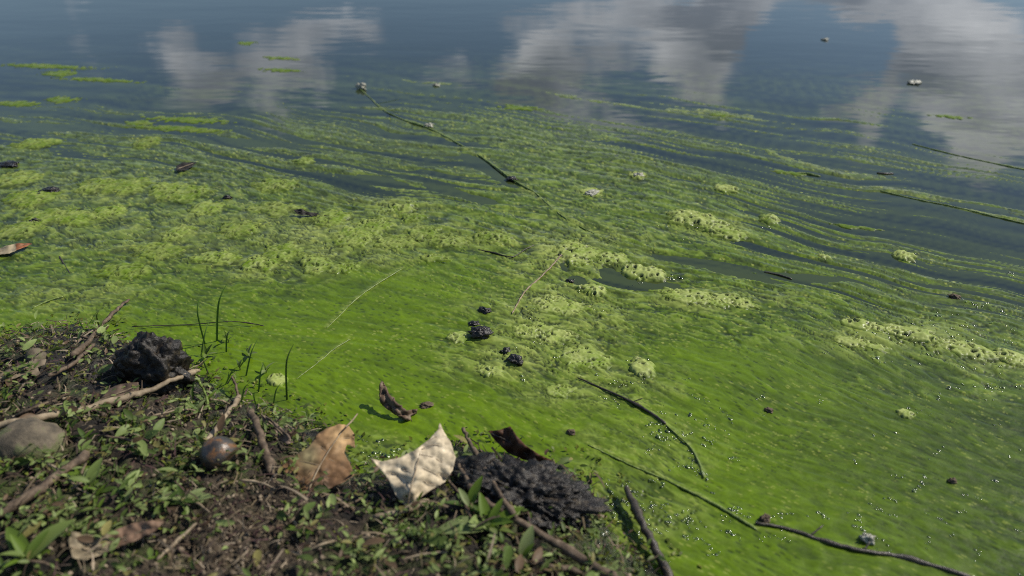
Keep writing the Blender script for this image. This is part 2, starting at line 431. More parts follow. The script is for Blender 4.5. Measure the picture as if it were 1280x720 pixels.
def scum(x, y):
    """thickness, height and colour of the floating algae at world points"""
    px, py = to_pix(x, y)
    qx, qy = np.clip(px, -110, 1390), np.minimum(py, 800)
    num = np.zeros_like(x); den = np.full_like(x, 1e-9)
    for cx, cy, cv in CTL:
        w = np.exp(-(((qx - cx) / 72) ** 2 + ((qy - cy) / 27) ** 2)) + 1e-6 / (1 + ((qx - cx) / 200) ** 2 + ((qy - cy) / 100) ** 2)
        num += w * cv; den += w
    c = num / den
    c = np.where(py < -40, 0.0, c)
    fo = np.zeros_like(x)
    for cx, cy, sx, sy, st in FOAMC:
        fo = np.maximum(fo, st * np.exp(-(((px - cx) / sx) ** 2 + ((py - cy) / sy) ** 2) ** 1.5))
    s, t = stream(x, y)
    st1 = fbm(s * 1.5, t * 30, 21, 4, 0.58)
    st2 = fbm(s * 4.5, t * 85, 22, 3, 0.55)
    lump = fbm(x * 26, y * 26, 23, 3)
    gran = fbm(s * 75, t * 120, 24, 3, 0.6)
    fine = fbm(x * 330, y * 330, 25, 2)
    mid = np.clip(1.25 - np.abs(c - 0.5) * 1.6, 0.15, 1)
    foam = np.clip(fo + 0.3 * lump * (fo > 0.05), 0, 1)
    smooth_zone = np.clip((c - 0.98) * 4.5, 0, 1) * (1 - np.clip(fo * 1.8, 0, 1))
    rz = 1 - smooth_zone
    hole = np.zeros_like(x)
    for hx, hy, ha, hb, ho in HOLES:
        ct, sn = math.cos(ho), math.sin(ho)
        ux, uy = (px - hx) * ct + (py - hy) * sn, -(px - hx) * sn + (py - hy) * ct
        hole = np.maximum(hole, np.exp(-((ux / ha) ** 2 + (uy / hb) ** 2) ** 1.4))
    pres = (c - 0.5) * 2.3 - 2.6 * hole * (0.9 + 0.5 * gran) + mid * (0.62 * st1 + 0.34 * st2) + 0.07 * gran
    # marbled film drawn out by the current, torn flakes, froth cushions with pits
    w1 = fbm(s * 9, t * 20, 48, 3); w2 = fbm(s * 11 + 5, t * 24, 49, 3)
    fk = fbm(s * 20 + 1.4 * w1, t * 84 + 2.6 * w2, 43, 3, 0.42)
    fk1 = sstep(-0.05, 0.03, fk); fk2 = sstep(0.24, 0.31, fk)
    marb = fbm(s * 8 + 1.8 * w2, t * 46 + 2.6 * w1, 50, 3, 0.5)
    cu = fbm(x * 110 + 2 * w1, y * 200 + 2 * w2, 44, 2, 0.45)
    cu1 = sstep(0.05, 0.14, cu); cu2 = sstep(0.36, 0.44, cu)
    grain = fbm(x * 260, y * 420, 45, 2)
    patchy = sstep(-0.25, 0.35, fbm(x * 7, y * 10, 53, 3))
    dcell, rc = worley((x + 0.006 * lump) * 17, (y + 0.006 * w1) * 19, 31)
    cushion = np.clip(1 - dcell / 0.72, 0, 1) ** 0.6 * (0.3 + 0.7 * rc)
    dpit, rp = worley(x * 165, y * 165, 33)
    dpit2, rp2 = worley(x * 300, y * 300, 34)
    pitm = np.clip(foam * 1.8 - 0.2, 0, 1) * sstep(-0.1, 0.45, fbm(x * 34, y * 34, 39, 3) + .25 * cushion)
    pit = np.clip(sstep(0.36, 0.24, dpit) * (rp > 0.45) + sstep(0.36, 0.22, dpit2) * (rp2 > 0.55), 0, 1) * pitm
    # slits where the film has split and the dark wet underside shows
    slit = sstep(0.075, 0.04, np.abs(fbm(s * 26 + w1, t * 80 + 1.5 * w2, 46, 2))) * sstep(0.02, 0.2, fbm(s * 14, t * 34, 47, 3)) * (0.12 + 0.88 * rz)
    dd, rd = worley(s * 75 + .5 * w1, t * 200, 54)
    dots = sstep(0.30, 0.16, dd) * (rd > .6) * sstep(-.45, .15, fbm(x * 12, y * 12, 63, 2))
    de, re_ = worley(s * 95 + .5 * w2, t * 230, 55)
    specks = sstep(0.30, 0.14, de) * (re_ > .72) * sstep(-.3, .3, fbm(x * 15, y * 15, 64, 2))
    on = np.clip(pres * 2.2, 0, 1)
    wr = 0.3 + 0.7 * rz
    micro = fbm(s * 90 + 2 * w1, t * 270 + 2 * w2, 61, 3, 0.6)
    mic = sstep(0.18, 0.4, micro); micd = sstep(-0.22, -0.45, micro)
    z = 0.0026 * np.clip(pres, -1.2, 0.9) + on * wr * (0.0005 * lump + 0.00016 * fk1 + 0.00014 * fk2 + patchy * (0.00004 * cu1 + 0.00010 * cu2))
    z = z + on * (0.00018 * specks - 0.0003 * dots + 0.00003 * grain + 0.00002 * fine + 0.00005 * mic - 0.00005 * micd + 0.0010 * marb * (.3 + .7 * rz) + 0.0004 * st2) + on * 0.0048 * foam * cushion - on * 0.0020 * pit - on * 0.0006 * slit
    # colour
    B = lambda v: np.broadcast_to(np.array(v), x.shape + (3,))
    lined = np.zeros_like(x)
    for ln in LINES:
        for (ax, ay), (bx, by) in zip(ln[:-1], ln[1:]):
            dx, dy = bx - ax, by - ay
            tt = np.clip(((px - ax) * dx + (py - ay) * dy) / (dx * dx + dy * dy), 0, 1)
            lined = np.maximum(lined, np.exp(-((px - ax - tt * dx) ** 2 + ((py - ay - tt * dy) * 1.3) ** 2) / 7.0))
    z = z + 0.0014 * lined * (0.55 + 0.9 * lump)
    deep, fresh, pale, yell, film = B([.020, .033, .009]), B([.108, .180, .005]), B([.275, .315, .085]), B([.25, .28, .06]), B([.062, .084, .026])
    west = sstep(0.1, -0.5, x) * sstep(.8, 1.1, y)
    east = sstep(0.12, 0.6, x) * sstep(1.15, 0.8, y)  # near right of the sheet, coloured darker and greyer below
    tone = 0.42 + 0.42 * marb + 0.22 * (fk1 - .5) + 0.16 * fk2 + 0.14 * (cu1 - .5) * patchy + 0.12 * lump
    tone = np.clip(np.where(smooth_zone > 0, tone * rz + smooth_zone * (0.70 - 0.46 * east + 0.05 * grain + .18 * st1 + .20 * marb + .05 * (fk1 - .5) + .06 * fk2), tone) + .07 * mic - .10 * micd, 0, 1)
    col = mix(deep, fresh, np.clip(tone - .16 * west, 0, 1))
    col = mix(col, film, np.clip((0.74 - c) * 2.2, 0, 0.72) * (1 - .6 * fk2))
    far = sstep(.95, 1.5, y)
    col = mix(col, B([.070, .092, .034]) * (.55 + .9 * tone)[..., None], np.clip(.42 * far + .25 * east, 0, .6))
    crust = np.clip(0.6 * fk2 * (0.4 + .6 * cu1) + 0.35 * cu2 * patchy + 0.12 * fk1, 0, 1) * (0.1 + 0.9 * rz) * np.clip(c * 1.6 - .5, 0.1, .85) * (1 - .5 * east)
    paleness = np.clip(foam * (0.22 + 0.75 * cushion) * (0.62 + 0.3 * marb + 0.25 * fk1) + 0.55 * crust + .3 * lined * (.4 + cu1), 0, 0.9)
    col = mix(col, pale, paleness)
    flake, rf = worley(x * 110, y * 170, 41)
    fleck = sstep(0.26, 0.10, flake) * (rf > 0.88) * (0.2 + .8 * rz)
    col = mix(col, yell, np.clip(fleck + .6 * specks, 0, 1))
    col = mix(col, B([.014, .022, .010]), np.clip(np.maximum(np.maximum(slit * .85, pit * .92), dots * .62), 0, 1))
    return dict(c=c, z=z, col=col, foam=foam, pres=pres, st1=st1, st2=st2, pit=pit)

def scum_z(x, y):
    return float(np.maximum(scum(np.array([float(x)]), np.array([float(y)]))['z'][0], 0.0))

# ------------------------------------------------------------------ lake water (to the horizon)
def water():
    rows = np.concatenate([np.linspace(-213, -150, 10), np.linspace(-140, -40, 14), np.arange(-34, 780, 3.0), np.linspace(790, 1500, 30)])
    cols = np.concatenate([np.linspace(-2600, -260, 120), np.arange(-240, 1530, 3.0), np.linspace(1540, 3900, 120)])
    PX, PY = np.meshgrid(cols, rows)
    P = pix(PX.ravel(), PY.ravel())
    x, y = P[:, 0].copy(), P[:, 1].copy()
    f = scum(np.clip(x, -6, 6), np.clip(y, 0, 8))
    s, t = stream(x, y)
    film = np.clip(f['c'] * 1.1 + 0.6 * f['st1'] * np.clip(f['c'] * 4, 0, 1) + 0.2 * f['st2'] * np.clip(f['c'] * 3, 0, 1), 0, 1)
    film = np.where(y > 6, 0, film)
    col = mix(np.broadcast_to([.010, .016, .011], (len(x), 3)), np.broadcast_to([.040, .055, .016], (len(x), 3)), np.clip(film * 1.5 - .04, 0, 1))
    me = fast_mesh('water', P, grid_faces(len(rows), len(cols)), {'col': col})
    return tag(link('water', me, M_WATER), kind='structure')
water()

# ------------------------------------------------------------------ floating scum: one dense sheet, finer towards the shore
def scum_sheet():
    cols = np.concatenate([np.linspace(-1500, -176, 190), np.arange(-170, 1450, 1.5), np.linspace(1455, 2900, 200)])
    rows = np.concatenate([np.arange(52, 740, 1.45), np.arange(742, 840, 6), np.linspace(850, 1500, 40)])
    PX, PY = np.meshgrid(cols, rows)
    P = pix(PX.ravel(), PY.ravel())
    x, y = P[:, 0].copy(), P[:, 1].copy()
    f = scum(x, y)
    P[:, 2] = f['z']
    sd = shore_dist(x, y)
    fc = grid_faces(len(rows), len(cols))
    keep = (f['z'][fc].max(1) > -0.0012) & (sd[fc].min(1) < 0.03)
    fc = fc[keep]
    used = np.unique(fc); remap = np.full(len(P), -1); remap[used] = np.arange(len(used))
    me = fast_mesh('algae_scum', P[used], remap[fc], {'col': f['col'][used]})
    o = link('algae_scum', me, M_SCUM)
    return tag(o, 'bright green algae scum spread over the lake water', 'algae', kind='stuff')
scum_sheet()

# ------------------------------------------------------------------ the bank
def bank_z(x, y, fine=True):
    sd = shore_dist(x, y)
    z = np.where(sd > 0, 0.036 * (1 - np.exp(-np.maximum(sd, 0) / 0.085)) + 0.03 * np.maximum(sd, 0), 0.30 * np.minimum(sd, 0))
    z = np.maximum(z, -0.12)
    n = fbm(x * 14, y * 14, 51, 3)
    z = z + 0.006 * n * sstep(-0.02, 0.06, sd)
    if fine:
        l = fbm(x * 60, y * 60, 52, 4, 0.6)
        z = z + 0.0042 * l * sstep(-0.01, 0.03, sd)
    return z, sd

def ground_arr(px, py, lift=0.0):
    """first points of the bank (or of the scum) under photo pixels"""
    px, py = np.atleast_1d(np.asarray(px, float)), np.atleast_1d(np.asarray(py, float))
    z = np.zeros_like(px)
    for k in range(7):
        p = pix(px, py, z)
        bz, sd = bank_z(p[:, 0], p[:, 1])
        z = np.where(sd > -0.004, np.maximum(bz, 0.0), 0.001) * 0.6 + z * 0.4
    sz = np.maximum(scum(p[:, 0].copy(), p[:, 1].copy())['z'], 0)
    z = np.where(sd > -0.004, z, sz)
    return pix(px, py, z + np.asarray(lift, float))

def ground(px, py, lift=0.0):
    return Vector(ground_arr(px, py, lift)[0])

def bank():
    xs = np.concatenate([np.linspace(-14, -1.1, 16), np.arange(-1.06, 0.5, 0.0026), np.linspace(0.52, 9, 12)])
    ys = np.concatenate([np.linspace(-9, 0.22, 14), np.arange(0.24, 0.95, 0.0026), np.linspace(0.96, 1.3, 5)])
    X, Y = np.meshgrid(xs, ys)
    x, y = X.ravel(), Y.ravel()
    z, sd = bank_z(x, y)
    px, py = to_pix(x, y, np.clip(z, 0, .1))
    n = fbm(x * 22, y * 22, 55, 4); n2 = fbm(x * 90, y * 90, 56, 3)
    dry = np.array([.07, .052, .033]); dark = np.array([.010, .008, .006]); black = np.array([.014, .012, .010]); moss = np.array([.05, .075, .012]); alga = np.array([.09, .16, .014])
    wet = sstep(0.07, 0.01, sd)
    bare = np.exp(-(((px - 300) / 95) ** 2 + ((py - 675) / 60) ** 2))
    col = mix(np.broadcast_to(dark, (len(x), 3)), np.broadcast_to(dry, (len(x), 3)), np.clip(0.25 + 0.5 * n + 0.4 * n2 + 0.7 * bare, 0, 1))
    col = mix(col, np.broadcast_to(moss, col.shape), np.clip(fbm(x * 30, y * 30, 58, 3) * 0.9, 0, 0.6) * (1 - bare))
    mud = np.clip(1.3 * np.exp(-(((px - 640) / 105) ** 2 + ((py - 605) / 48) ** 2)) + np.exp(-(((px - 150) / 150) ** 2 + ((py - 460) / 40) ** 2)) + 0.5 * wet, 0, 1)
    col = mix(col, np.broadcast_to(black, col.shape), mud * 0.85)
    edge = sstep(0.040, 0.0, sd) * np.clip(0.15 + 1.3 * n2 + n, 0, 1)
    spill = np.exp(-(((px - 790) / 60) ** 2 + ((py - 670) / 50) ** 2))
    col = mix(col, np.broadcast_to(alga, col.shape), np.clip(np.maximum(edge, spill * (0.5 + n2)), 0, 0.85))
    me = fast_mesh('bank', np.column_stack([x, y, z]), grid_faces(len(ys), len(xs)), {'col': col, 'wet': np.clip(wet + mud, 0, 1)})
    return tag(link('bank', me, M_SOIL), kind='structure')
bank()

# ------------------------------------------------------------------ builders
def spline(P, n):
    P = [Vector(p) for p in P]
    if len(P) == 2:
        return [P[0].lerp(P[1], i / (n - 1)) for i in range(n)]
    out, segs = [], len(P) - 1
    for i in range(n):
        u = i / (n - 1) * segs; k = min(int(u), segs - 1); f = u - k
        p0, p1, p2, p3 = P[max(k - 1, 0)], P[k], P[k + 1], P[min(k + 2, segs)]
        out.append(0.5 * ((2 * p1) + (p2 - p0) * f + (2 * p0 - 5 * p1 + 4 * p2 - p3) * f * f + (3 * p1 - p0 - 3 * p2 + p3) * f ** 3))
    return out

def tube_arrays(P, r, sides=8, rough=0.12, seed=0, knots=True):
    """swept rod along points with uneven radius and closed ends"""
    rnd = random.Random(seed); n = len(P); V, Fc = [], []
    kn = [(rnd.uniform(0.1, 0.9), rnd.uniform(0.25, 0.6)) for _ in range(max(1, n // 14))] if knots else []
    for i in range(n):
        t = (P[min(i + 1, n - 1)] - P[max(i - 1, 0)]).normalized()
        a = t.cross(Vector((0, 0, 1)))
        a = a.normalized() if a.length > 1e-4 else Vector((1, 0, 0))
        b = t.cross(a)
        u = i / (n - 1)
        rr = r[0] + (r[1] - r[0]) * u
        for k0, ka in kn: rr *= 1 + ka * math.exp(-((u - k0) * n / 1.6) ** 2)
        if i in (0, n - 1): rr *= 0.55
        for k in range(sides):
            an = 2 * math.pi * k / sides
            q = rr * (1 + rnd.uniform(-rough, rough))
            V.append(P[i] + a * math.cos(an) * q + b * math.sin(an) * q)
    for i in range(n - 1):
        for k in range(sides):
            k2 = (k + 1) % sides
            Fc.append((i * sides + k, i * sides + k2, (i + 1) * sides + k2, (i + 1) * sides + k))
    V.append(P[0]); V.append(P[-1]); c0, c1 = len(V) - 2, len(V) - 1
    for k in range(sides):
        k2 = (k + 1) % sides
        Fc.append((c0, k2, k)); Fc.append((c1, (n - 1) * sides + k, (n - 1) * sides + k2))
    return V, Fc

def mesh_at(name, V, Fc, mat, loc, parent=None, smooth=True):
    loc = Vector(loc)
    me = bpy.data.meshes.new(name)
    me.from_pydata([tuple(Vector(v) - loc) for v in V], [], Fc)
    if smooth: me.polygons.foreach_set('use_smooth', [True] * len(me.polygons))
    me.update()
    o = link(name, me, mat, parent)
    if parent is None: o.location = loc
    return o

SEED = [100]
def twig(path, r_px, mat, label, group=None, cat='twig', name='twig', n=None, shoots=(), wob=1.0):
    """path of (px, py, lift above ground in m); r_px = radius in photo pixels at both ends"""
    SEED[0] += 1; rnd = random.Random(SEED[0])
    a = np.array(path, float)
    G = ground_arr(a[:, 0], a[:, 1], a[:, 2])
    dep = float(np.mean(np.linalg.norm(G - np.array([0, 0, CAM_H]), axis=1)))
    L = sum((Vector(G[i + 1]) - Vector(G[i])).length for i in range(len(G) - 1))
    n = n or max(10, min(60, int(L / 0.005)))
    P = spline(G, n)
    rr = [max(q * dep / F, 0.0004) for q in r_px]
    for i in range(1, n - 1):
        P[i] = P[i] + Vector((rnd.gauss(0, 1), rnd.gauss(0, 1), rnd.gauss(0, .6))) * rr[0] * 0.22 * wob
    V, Fc = tube_arrays(P, rr, 8, 0.13, SEED[0])
    for u, ang, ln in shoots:
        i = int(u * (n - 1)); t = (P[min(i + 1, n - 1)] - P[i - 1]).normalized()
        d = Matrix.Rotation(ang, 3, 'Z') @ t; d.z += 0.25
        Q = [P[i] + d * ln * k / 5 + Vector((0, 0, 0.002 * k / 5)) for k in range(6)]
        v2, f2 = tube_arrays(Q, (rr[0] * 0.6, rr[1] * 0.4), 6, 0.1, SEED[0] + 7, False)
        o = len(V); V += v2; Fc += [tuple(x + o for x in f) for f in f2]
    ob = mesh_at(name, V, Fc, mat, G[0])
    return tag(ob, label, cat, group)

def clod(name, px, py, w, d, h, mat, label, cat, group=None, seed=0, rough=0.28, sub=4, sink=0.25, freq=2.2, yaw=0.0, flat_top=1.0):
    """a lump: icosphere pushed in and out by noise. px, py = middle of its foot; w, d, h in metres"""
    base = ground(px, py)
    bm = bmesh.new(); bmesh.ops.create_icosphere(bm, subdivisions=sub, radius=1.0)
    cy, sy = math.cos(yaw), math.sin(yaw)
    for v in bm.verts:
        q = v.co.copy()
        n = mnoise.fractal(q * freq + Vector((seed * 7.3, seed * 1.7, 0)), 0.7, 2.1, 6)
        rdg = abs(mnoise.noise(q * freq * 2.3 + Vector((0, seed * 3.1, 4)))) * 0.6
        q *= 1 + rough * (n + rdg - 0.2)
        x, y, z = q.x * w / 2, q.y * d / 2, q.z * h / (1 + sink)
        v.co = (x * cy - y * sy, x * sy + y * cy, z + h * (1 - 1 / (1 + sink)) * 0.6)
    for f in bm.faces: f.smooth = True
    me = bpy.data.meshes.new(name); bm.to_mesh(me); bm.free()
    o = link(name, me, mat); o.location = base
    return tag(o, label, cat, group)

def dist_seg(p, a, b):
    ax, ay = a; dx, dy = b[0] - ax, b[1] - ay
    t = max(0, min(1, ((p[0] - ax) * dx + (p[1] - ay) * dy) / (dx * dx + dy * dy)))
    return math.hypot(p[0] - ax - t * dx, p[1] - ay - t * dy)

def fallen_leaf(name, outline, spine, veins, colf, label, zbase_px, cat='leaf', step=2.6, vein_mat=None, stalk=None, thick=0.0004, corr=0.0008, curl=0.0012, group=None, seed=3, stalk_r=0.0009):
    """outline / spine: (px, py, height in m above the ground at zbase_px); veins: px polylines"""
    z0 = ground(*zbase_px).z
    ctl = [(p[0], p[1], p[2]) for p in outline] + [(p[0], p[1], p[2]) for p in spine]
    n = len(outline); V2, jag = [], random.Random(seed)
    for i in range(n):
        a, b = outline[i], outline[(i + 1) % n]
        m = max(2, int(math.hypot(b[0] - a[0], b[1] - a[1]) / 3.0))
        for k in range(m):
            u = k / m
            w = 0.0 if k == 0 else 0.45
            V2.append(Vector((a[0] + (b[0] - a[0]) * u + jag.uniform(-w, w), a[1] + (b[1] - a[1]) * u + jag.uniform(-w, w))))
    nb = len(V2)
    xs = [v.x for v in V2]; ys = [v.y for v in V2]
    y = min(ys)
    while y < max(ys):
        x = min(xs)
        while x < max(xs):
            V2.append(Vector((x + jag.uniform(-.6, .6), y + jag.uniform(-.6, .6)))); x += step
        y += step
    co, ed, fa, *_ = geometry.delaunay_2d_cdt(V2, [(i, (i + 1) % nb) for i in range(nb)], [list(range(nb))], 1, 1e-4)
    ca = np.array(ctl); Pts = np.array([[c.x, c.y] for c in co])
    d2 = (Pts[:, None, 0] - ca[None, :, 0]) ** 2 + (Pts[:, None, 1] - ca[None, :, 1]) ** 2
    w = 1 / (d2 + 14.0) ** 1.35
    H = (w * ca[None, :, 2]).sum(1) / w.sum(1)
    H += curl * fbm(Pts[:, 0] / 17, Pts[:, 1] / 17, seed, 3)
    allv = [[(s[0], s[1]) for s in spine]] + veins
    dv = np.array([min(dist_seg(p, l[i], l[i + 1]) for l in allv for i in range(len(l) - 1)) for p in Pts])
    H -= corr * np.exp(-(dv / 2.6) ** 2) - corr * 0.6 * np.exp(-((dv - 6) / 4) ** 2)
    W3 = pix(Pts[:, 0], Pts[:, 1], z0 + H)
    loc = Vector(W3.mean(0)); loc.z = z0
    root = empty(name, loc)
    cols = np.array([colf(p[0], p[1], d) for p, d in zip(Pts, dv)])
    mott = 1 + 0.5 * fbm(Pts[:, 0] / 9, Pts[:, 1] / 9, seed + 5, 4)
    me = bpy.data.meshes.new('blade')
    me.from_pydata([tuple(Vector(q) - loc) for q in W3], [], [list(f) for f in fa])
    at = me.attributes.new('col', 'FLOAT_COLOR', 'POINT')
    at.data.foreach_set('color', np.column_stack([cols * mott[:, None], np.ones(len(cols))]).astype(np.float32).ravel())
    me.polygons.foreach_set('use_smooth', [True] * len(me.polygons)); me.update()
    bl = link('blade', me, M_DEAD, root)
    sm = bl.modifiers.new('thickness', 'SOLIDIFY'); sm.thickness = thick; sm.offset = -1
    def on_leaf(p, up):
        k = int(np.argmin((Pts[:, 0] - p[0]) ** 2 + (Pts[:, 1] - p[1]) ** 2))
        return Vector(pix(float(p[0]), float(p[1]), z0 + H[k] + up)) - loc
    vm = vein_mat or M_STRAW
    if len(spine) > 1:
        S = spline([on_leaf(p, 0.0009) for p in spine], 16)
        V, Fc = tube_arrays(S, (stalk_r, stalk_r * 0.5), 6, 0.08, seed, False)
        mesh_at('midrib', V, Fc, vm, (0, 0, 0), root)
    for l in veins:
        S = spline([on_leaf(p, 0.0001) for p in l], 8)
        V, Fc = tube_arrays(S, (stalk_r * .5, stalk_r * .25), 5, 0.05, seed, False)
        mesh_at('vein', V, Fc, vm, (0, 0, 0), bl)
    if stalk:
        S = spline([Vector(pix(float(p[0]), float(p[1]), z0 + p[2])) - loc for p in stalk], 14)
        V, Fc = tube_arrays(S, (stalk_r, stalk_r * 0.9), 7, 0.08, seed, False)
        mesh_at('stalk', V, Fc, vm, (0, 0, 0), root)
    return tag(root, label, cat, group)

def lance_leaf(rows=6, width=0.3, bend=0.25, fold=0.12, tip=1.0):
    """unit leaf along +X; returns vertices and quads"""
    V, Q = [], []
    for i in range(rows):
        u = i / (rows - 1)
        w = width * (math.sin(math.pi * min(1, u * 0.93 + 0.05)) ** 0.75) * (1 - 0.25 * u) * 0.5 + 0.006
        z = -bend * u * u + 0.12 * u
        V += [(u, -w, z + fold * w), (u, 0, z - fold * w * .6), (u, w, z + fold * w)]
    for i in range(rows - 1):
        for k in range(2):
            a = i * 3 + k; Q.append((a, a + 1, a + 4, a + 3))
    return np.array(V), np.array(Q)

def scatter_leaves(name, base, quads, pos, yaw, pitch, roll, size, cols, mat):
    n, m = len(pos), len(base)
    B = base[None, :, :] * size[:, None, None]
    x, y, z = B[..., 0], B[..., 1], B[..., 2]
    cr, sr = np.cos(roll)[:, None], np.sin(roll)[:, None]
    y, z = y * cr - z * sr, y * sr + z * cr
    cp, sp = np.cos(pitch)[:, None], np.sin(pitch)[:, None]
    x, z = x * cp - z * sp, x * sp + z * cp
    cy, sy = np.cos(yaw)[:, None], np.sin(yaw)[:, None]
    x, y = x * cy - y * sy, x * sy + y * cy
    V = np.stack([x + pos[:, 0:1], y + pos[:, 1:2], z + pos[:, 2:3]], -1).reshape(-1, 3)
    Fq = (quads[None] + (np.arange(n) * m)[:, None, None]).reshape(-1, quads.shape[1])
    return link(name, fast_mesh(name, V, Fq, {'col': np.repeat(cols, m, 0)}), mat)

def bank_points(n, dens, seed, edge=-0.004):
    """random points on the land in view, thinned by dens(px, py, x, y)"""
    r = np.random.default_rng(seed)
    x = r.uniform(-0.85, 0.34, n); y = r.uniform(0.28, 0.95, n)
    z, sd = bank_z(x, y)
    px, py = to_pix(x, y, z)
    z = np.maximum(z, 0.0008)
    k = (sd > edge) & (px > -130) & (px < 1000) & (py < 800) & (r.uniform(0, 1, n) < dens(px, py, x, y))
    return np.column_stack([x, y, z])[k], px[k], py[k], r

def bump2(px, py, cx, cy, sx, sy):
    return np.exp(-(((px - cx) / sx) ** 2 + ((py - cy) / sy) ** 2))

# ------------------------------------------------------------------ ground cover and litter on the bank
def d_bare(px, py): return np.clip(bump2(px, py, 300, 680, 85, 62) + bump2(px, py, 330, 620, 60, 25) * .6, 0, 1)
def d_mud(px, py): return np.clip(bump2(px, py, 650, 600, 110, 36) * 1.2 + bump2(px, py, 175, 465, 90, 30), 0, 1)

def ground_cover():
    b, q = lance_leaf(5, 0.46, 0.3, 0.2)
    def dens(px, py, x, y):
        clump = sstep(-0.25, 0.35, fbm(x * 28, y * 28, 71, 3))
        g = 0.36 + 0.7 * bump2(px, py, 110, 620, 190, 95) + 0.6 * bump2(px, py, 500, 680, 170, 60) + .3 * bump2(px, py, 640, 690, 110, 40)
        return np.clip(g * clump * (1 - 0.93 * d_bare(px, py)) * (1 - 0.9 * d_mud(px, py)), 0, 1)
    P, px, py, r = bank_points(66000, dens, 71); n = len(P)
    P[:, 2] += r.uniform(0.0, 1.0, n) ** 1.5 * 0.018
    t = r.uniform(0, 1, (n, 1)); u = r.uniform(0, 1, (n, 1))
    c = np.array([.055, .095, .014]) * (1 - t) + np.array([.26, .32, .11]) * t
    c = np.where(u > .88, np.array([.2, .18, .06]), np.where(u < .1, np.array([.13, .085, .05]), c)) * r.uniform(.7, 1.2, (n, 1))
    o = scatter_leaves('ground_cover', b, q, P, r.uniform(0, 6.28, n), r.uniform(-.2, .75, n), r.normal(0, .7, n), r.uniform(.003, .0095, n) * (1 + 1.1 * (r.uniform(0, 1, n) > .9)), c, M_LEAF)
    tag(o, 'low green creeping ground cover on the muddy bank', 'ground cover', kind='stuff')
    # moss-like tiny leaves by the water's edge
    b2, q2 = lance_leaf(3, 0.8, 0.2, 0.1)
    def dens2(px, py, x, y):
        cl = sstep(-0.1, 0.4, fbm(x * 40, y * 40, 73, 3))
        return np.clip((0.3 + bump2(px, py, 280, 530, 120, 45) + bump2(px, py, 580, 600, 60, 50) + .6 * bump2(px, py, 60, 440, 150, 40) + 1.2 * bump2(px, py, 790, 670, 60, 60)) * cl * (1 - .8 * d_bare(px, py)), 0, 1)
    P, px, py, r = bank_points(52000, dens2, 73, -.028); n = len(P)
    P[:, 2] += r.uniform(0, .004, n)
    t = r.uniform(0, 1, (n, 1))
    c = (np.array([.05, .085, .01]) * (1 - t) + np.array([.19, .21, .03]) * t) * r.uniform(.6, 1.2, (n, 1))
    o = scatter_leaves('moss', b2, q2, P, r.uniform(0, 6.28, n), r.uniform(0, .9, n), r.normal(0, .4, n), r.uniform(.0022, .0055, n), c, M_LEAF)
    tag(o, 'yellowish green moss on the wet edge of the bank', 'moss', kind='stuff')
    # dead shreds and crumbs
    L = np.linspace(0, 1, 5)
    bs = np.array([(u, s * .05 * (1 - .6 * u), .12 * math.sin(3 * u)) for u in L for s in (-1, 1)]); qs = grid_faces(5, 2)
    P, px, py, r = bank_points(70000, lambda px, py, x, y: np.clip(.25 + .5 * d_bare(px, py) - .25 * d_mud(px, py), 0, 1), 75); n = len(P)
    P[:, 2] += r.uniform(0, 1, n) ** 2 * .012
    pal = np.array([(.075, .053, .035), (.15, .115, .075), (.27, .215, .15), (.08, .045, .042), (.045, .033, .025), (.13, .1, .06)])
    c = pal[r.integers(0, 6, n)] * r.uniform(.6, 1.15, (n, 1))
    o = scatter_leaves('litter', bs, qs, P, r.uniform(0, 6.28, n), r.normal(.08, .3, n), r.uniform(-1, 1, n), r.uniform(.004, .016, n) * (1 + .8 * (r.uniform(0, 1, n) > .93)), c, M_LITTER)
    tag(o, 'brown shreds of dead plants strewn over the bank', 'litter', kind='stuff')
    ob = np.array([(1, 0, 0), (0, 1, 0), (-1, 0, 0), (0, -1, 0), (.1, .1, .6), (0, -.1, -.6)]) * 0.5
    of = np.array([(0, 1, 4), (1, 2, 4), (2, 3, 4), (3, 0, 4), (1, 0, 5), (2, 1, 5), (3, 2, 5), (0, 3, 5)])
    P, px, py, r = bank_points(30000, lambda px, py, x, y: np.clip(.14 + .8 * d_bare(px, py) + .3 * d_mud(px, py), 0, 1), 77); n = len(P)
    P[:, 2] += r.uniform(-.001, .002, n)
    c = (np.array([.07, .052, .036]) + r.uniform(0, 1, (n, 1)) ** 2 * np.array([.24, .195, .135])) * (1 - .75 * d_mud(px, py))[:, None]
    o = scatter_leaves('soil_crumbs', ob, of, P, r.uniform(0, 6.28, n), r.normal(0, .5, n), r.normal(0, .5, n), r.uniform(.0015, .0075, n) ** 1.0, c, M_LITTER)
    tag(o, 'crumbly brown soil on the bare patch of bank', 'soil', kind='stuff')
ground_cover()

# ------------------------------------------------------------------ lumps, stones, nut
clod('mud_clod', 197, 473, 0.078, 0.05, 0.058, M_MUD, 'tall black mud clod with a yellow root across it, at the edge of the scum', 'clod', seed=2, rough=.32, sub=5, freq=1.8, sink=.4)
clod('mud_clod', 660, 622, 0.115, 0.066, 0.026, M_MUD, 'wide low black mud clod beside the pale dry leaf and the dark curled leaf', 'clod', seed=5, rough=.38, sub=6, freq=2.7, yaw=-.25, sink=.5)
clod('mud_clod', 598, 592, 0.05, 0.04, 0.02, M_MUD, 'small black mud lump behind the pale dry leaf', 'clod', seed=9, rough=.34, freq=2.0)
clod('stone', 38, 560, 0.066, 0.055, 0.03, M_STONE, 'rounded brown stone half sunk in the weeds of the bank', 'stone', seed=4, rough=.1, freq=1.2, sub=4)
clod('stone', 46, 448, 0.022, 0.02, 0.014, M_STONE, 'small tan pebble beside the torn grey leaf', 'stone', seed=6, rough=.08, freq=1.1, sub=3)

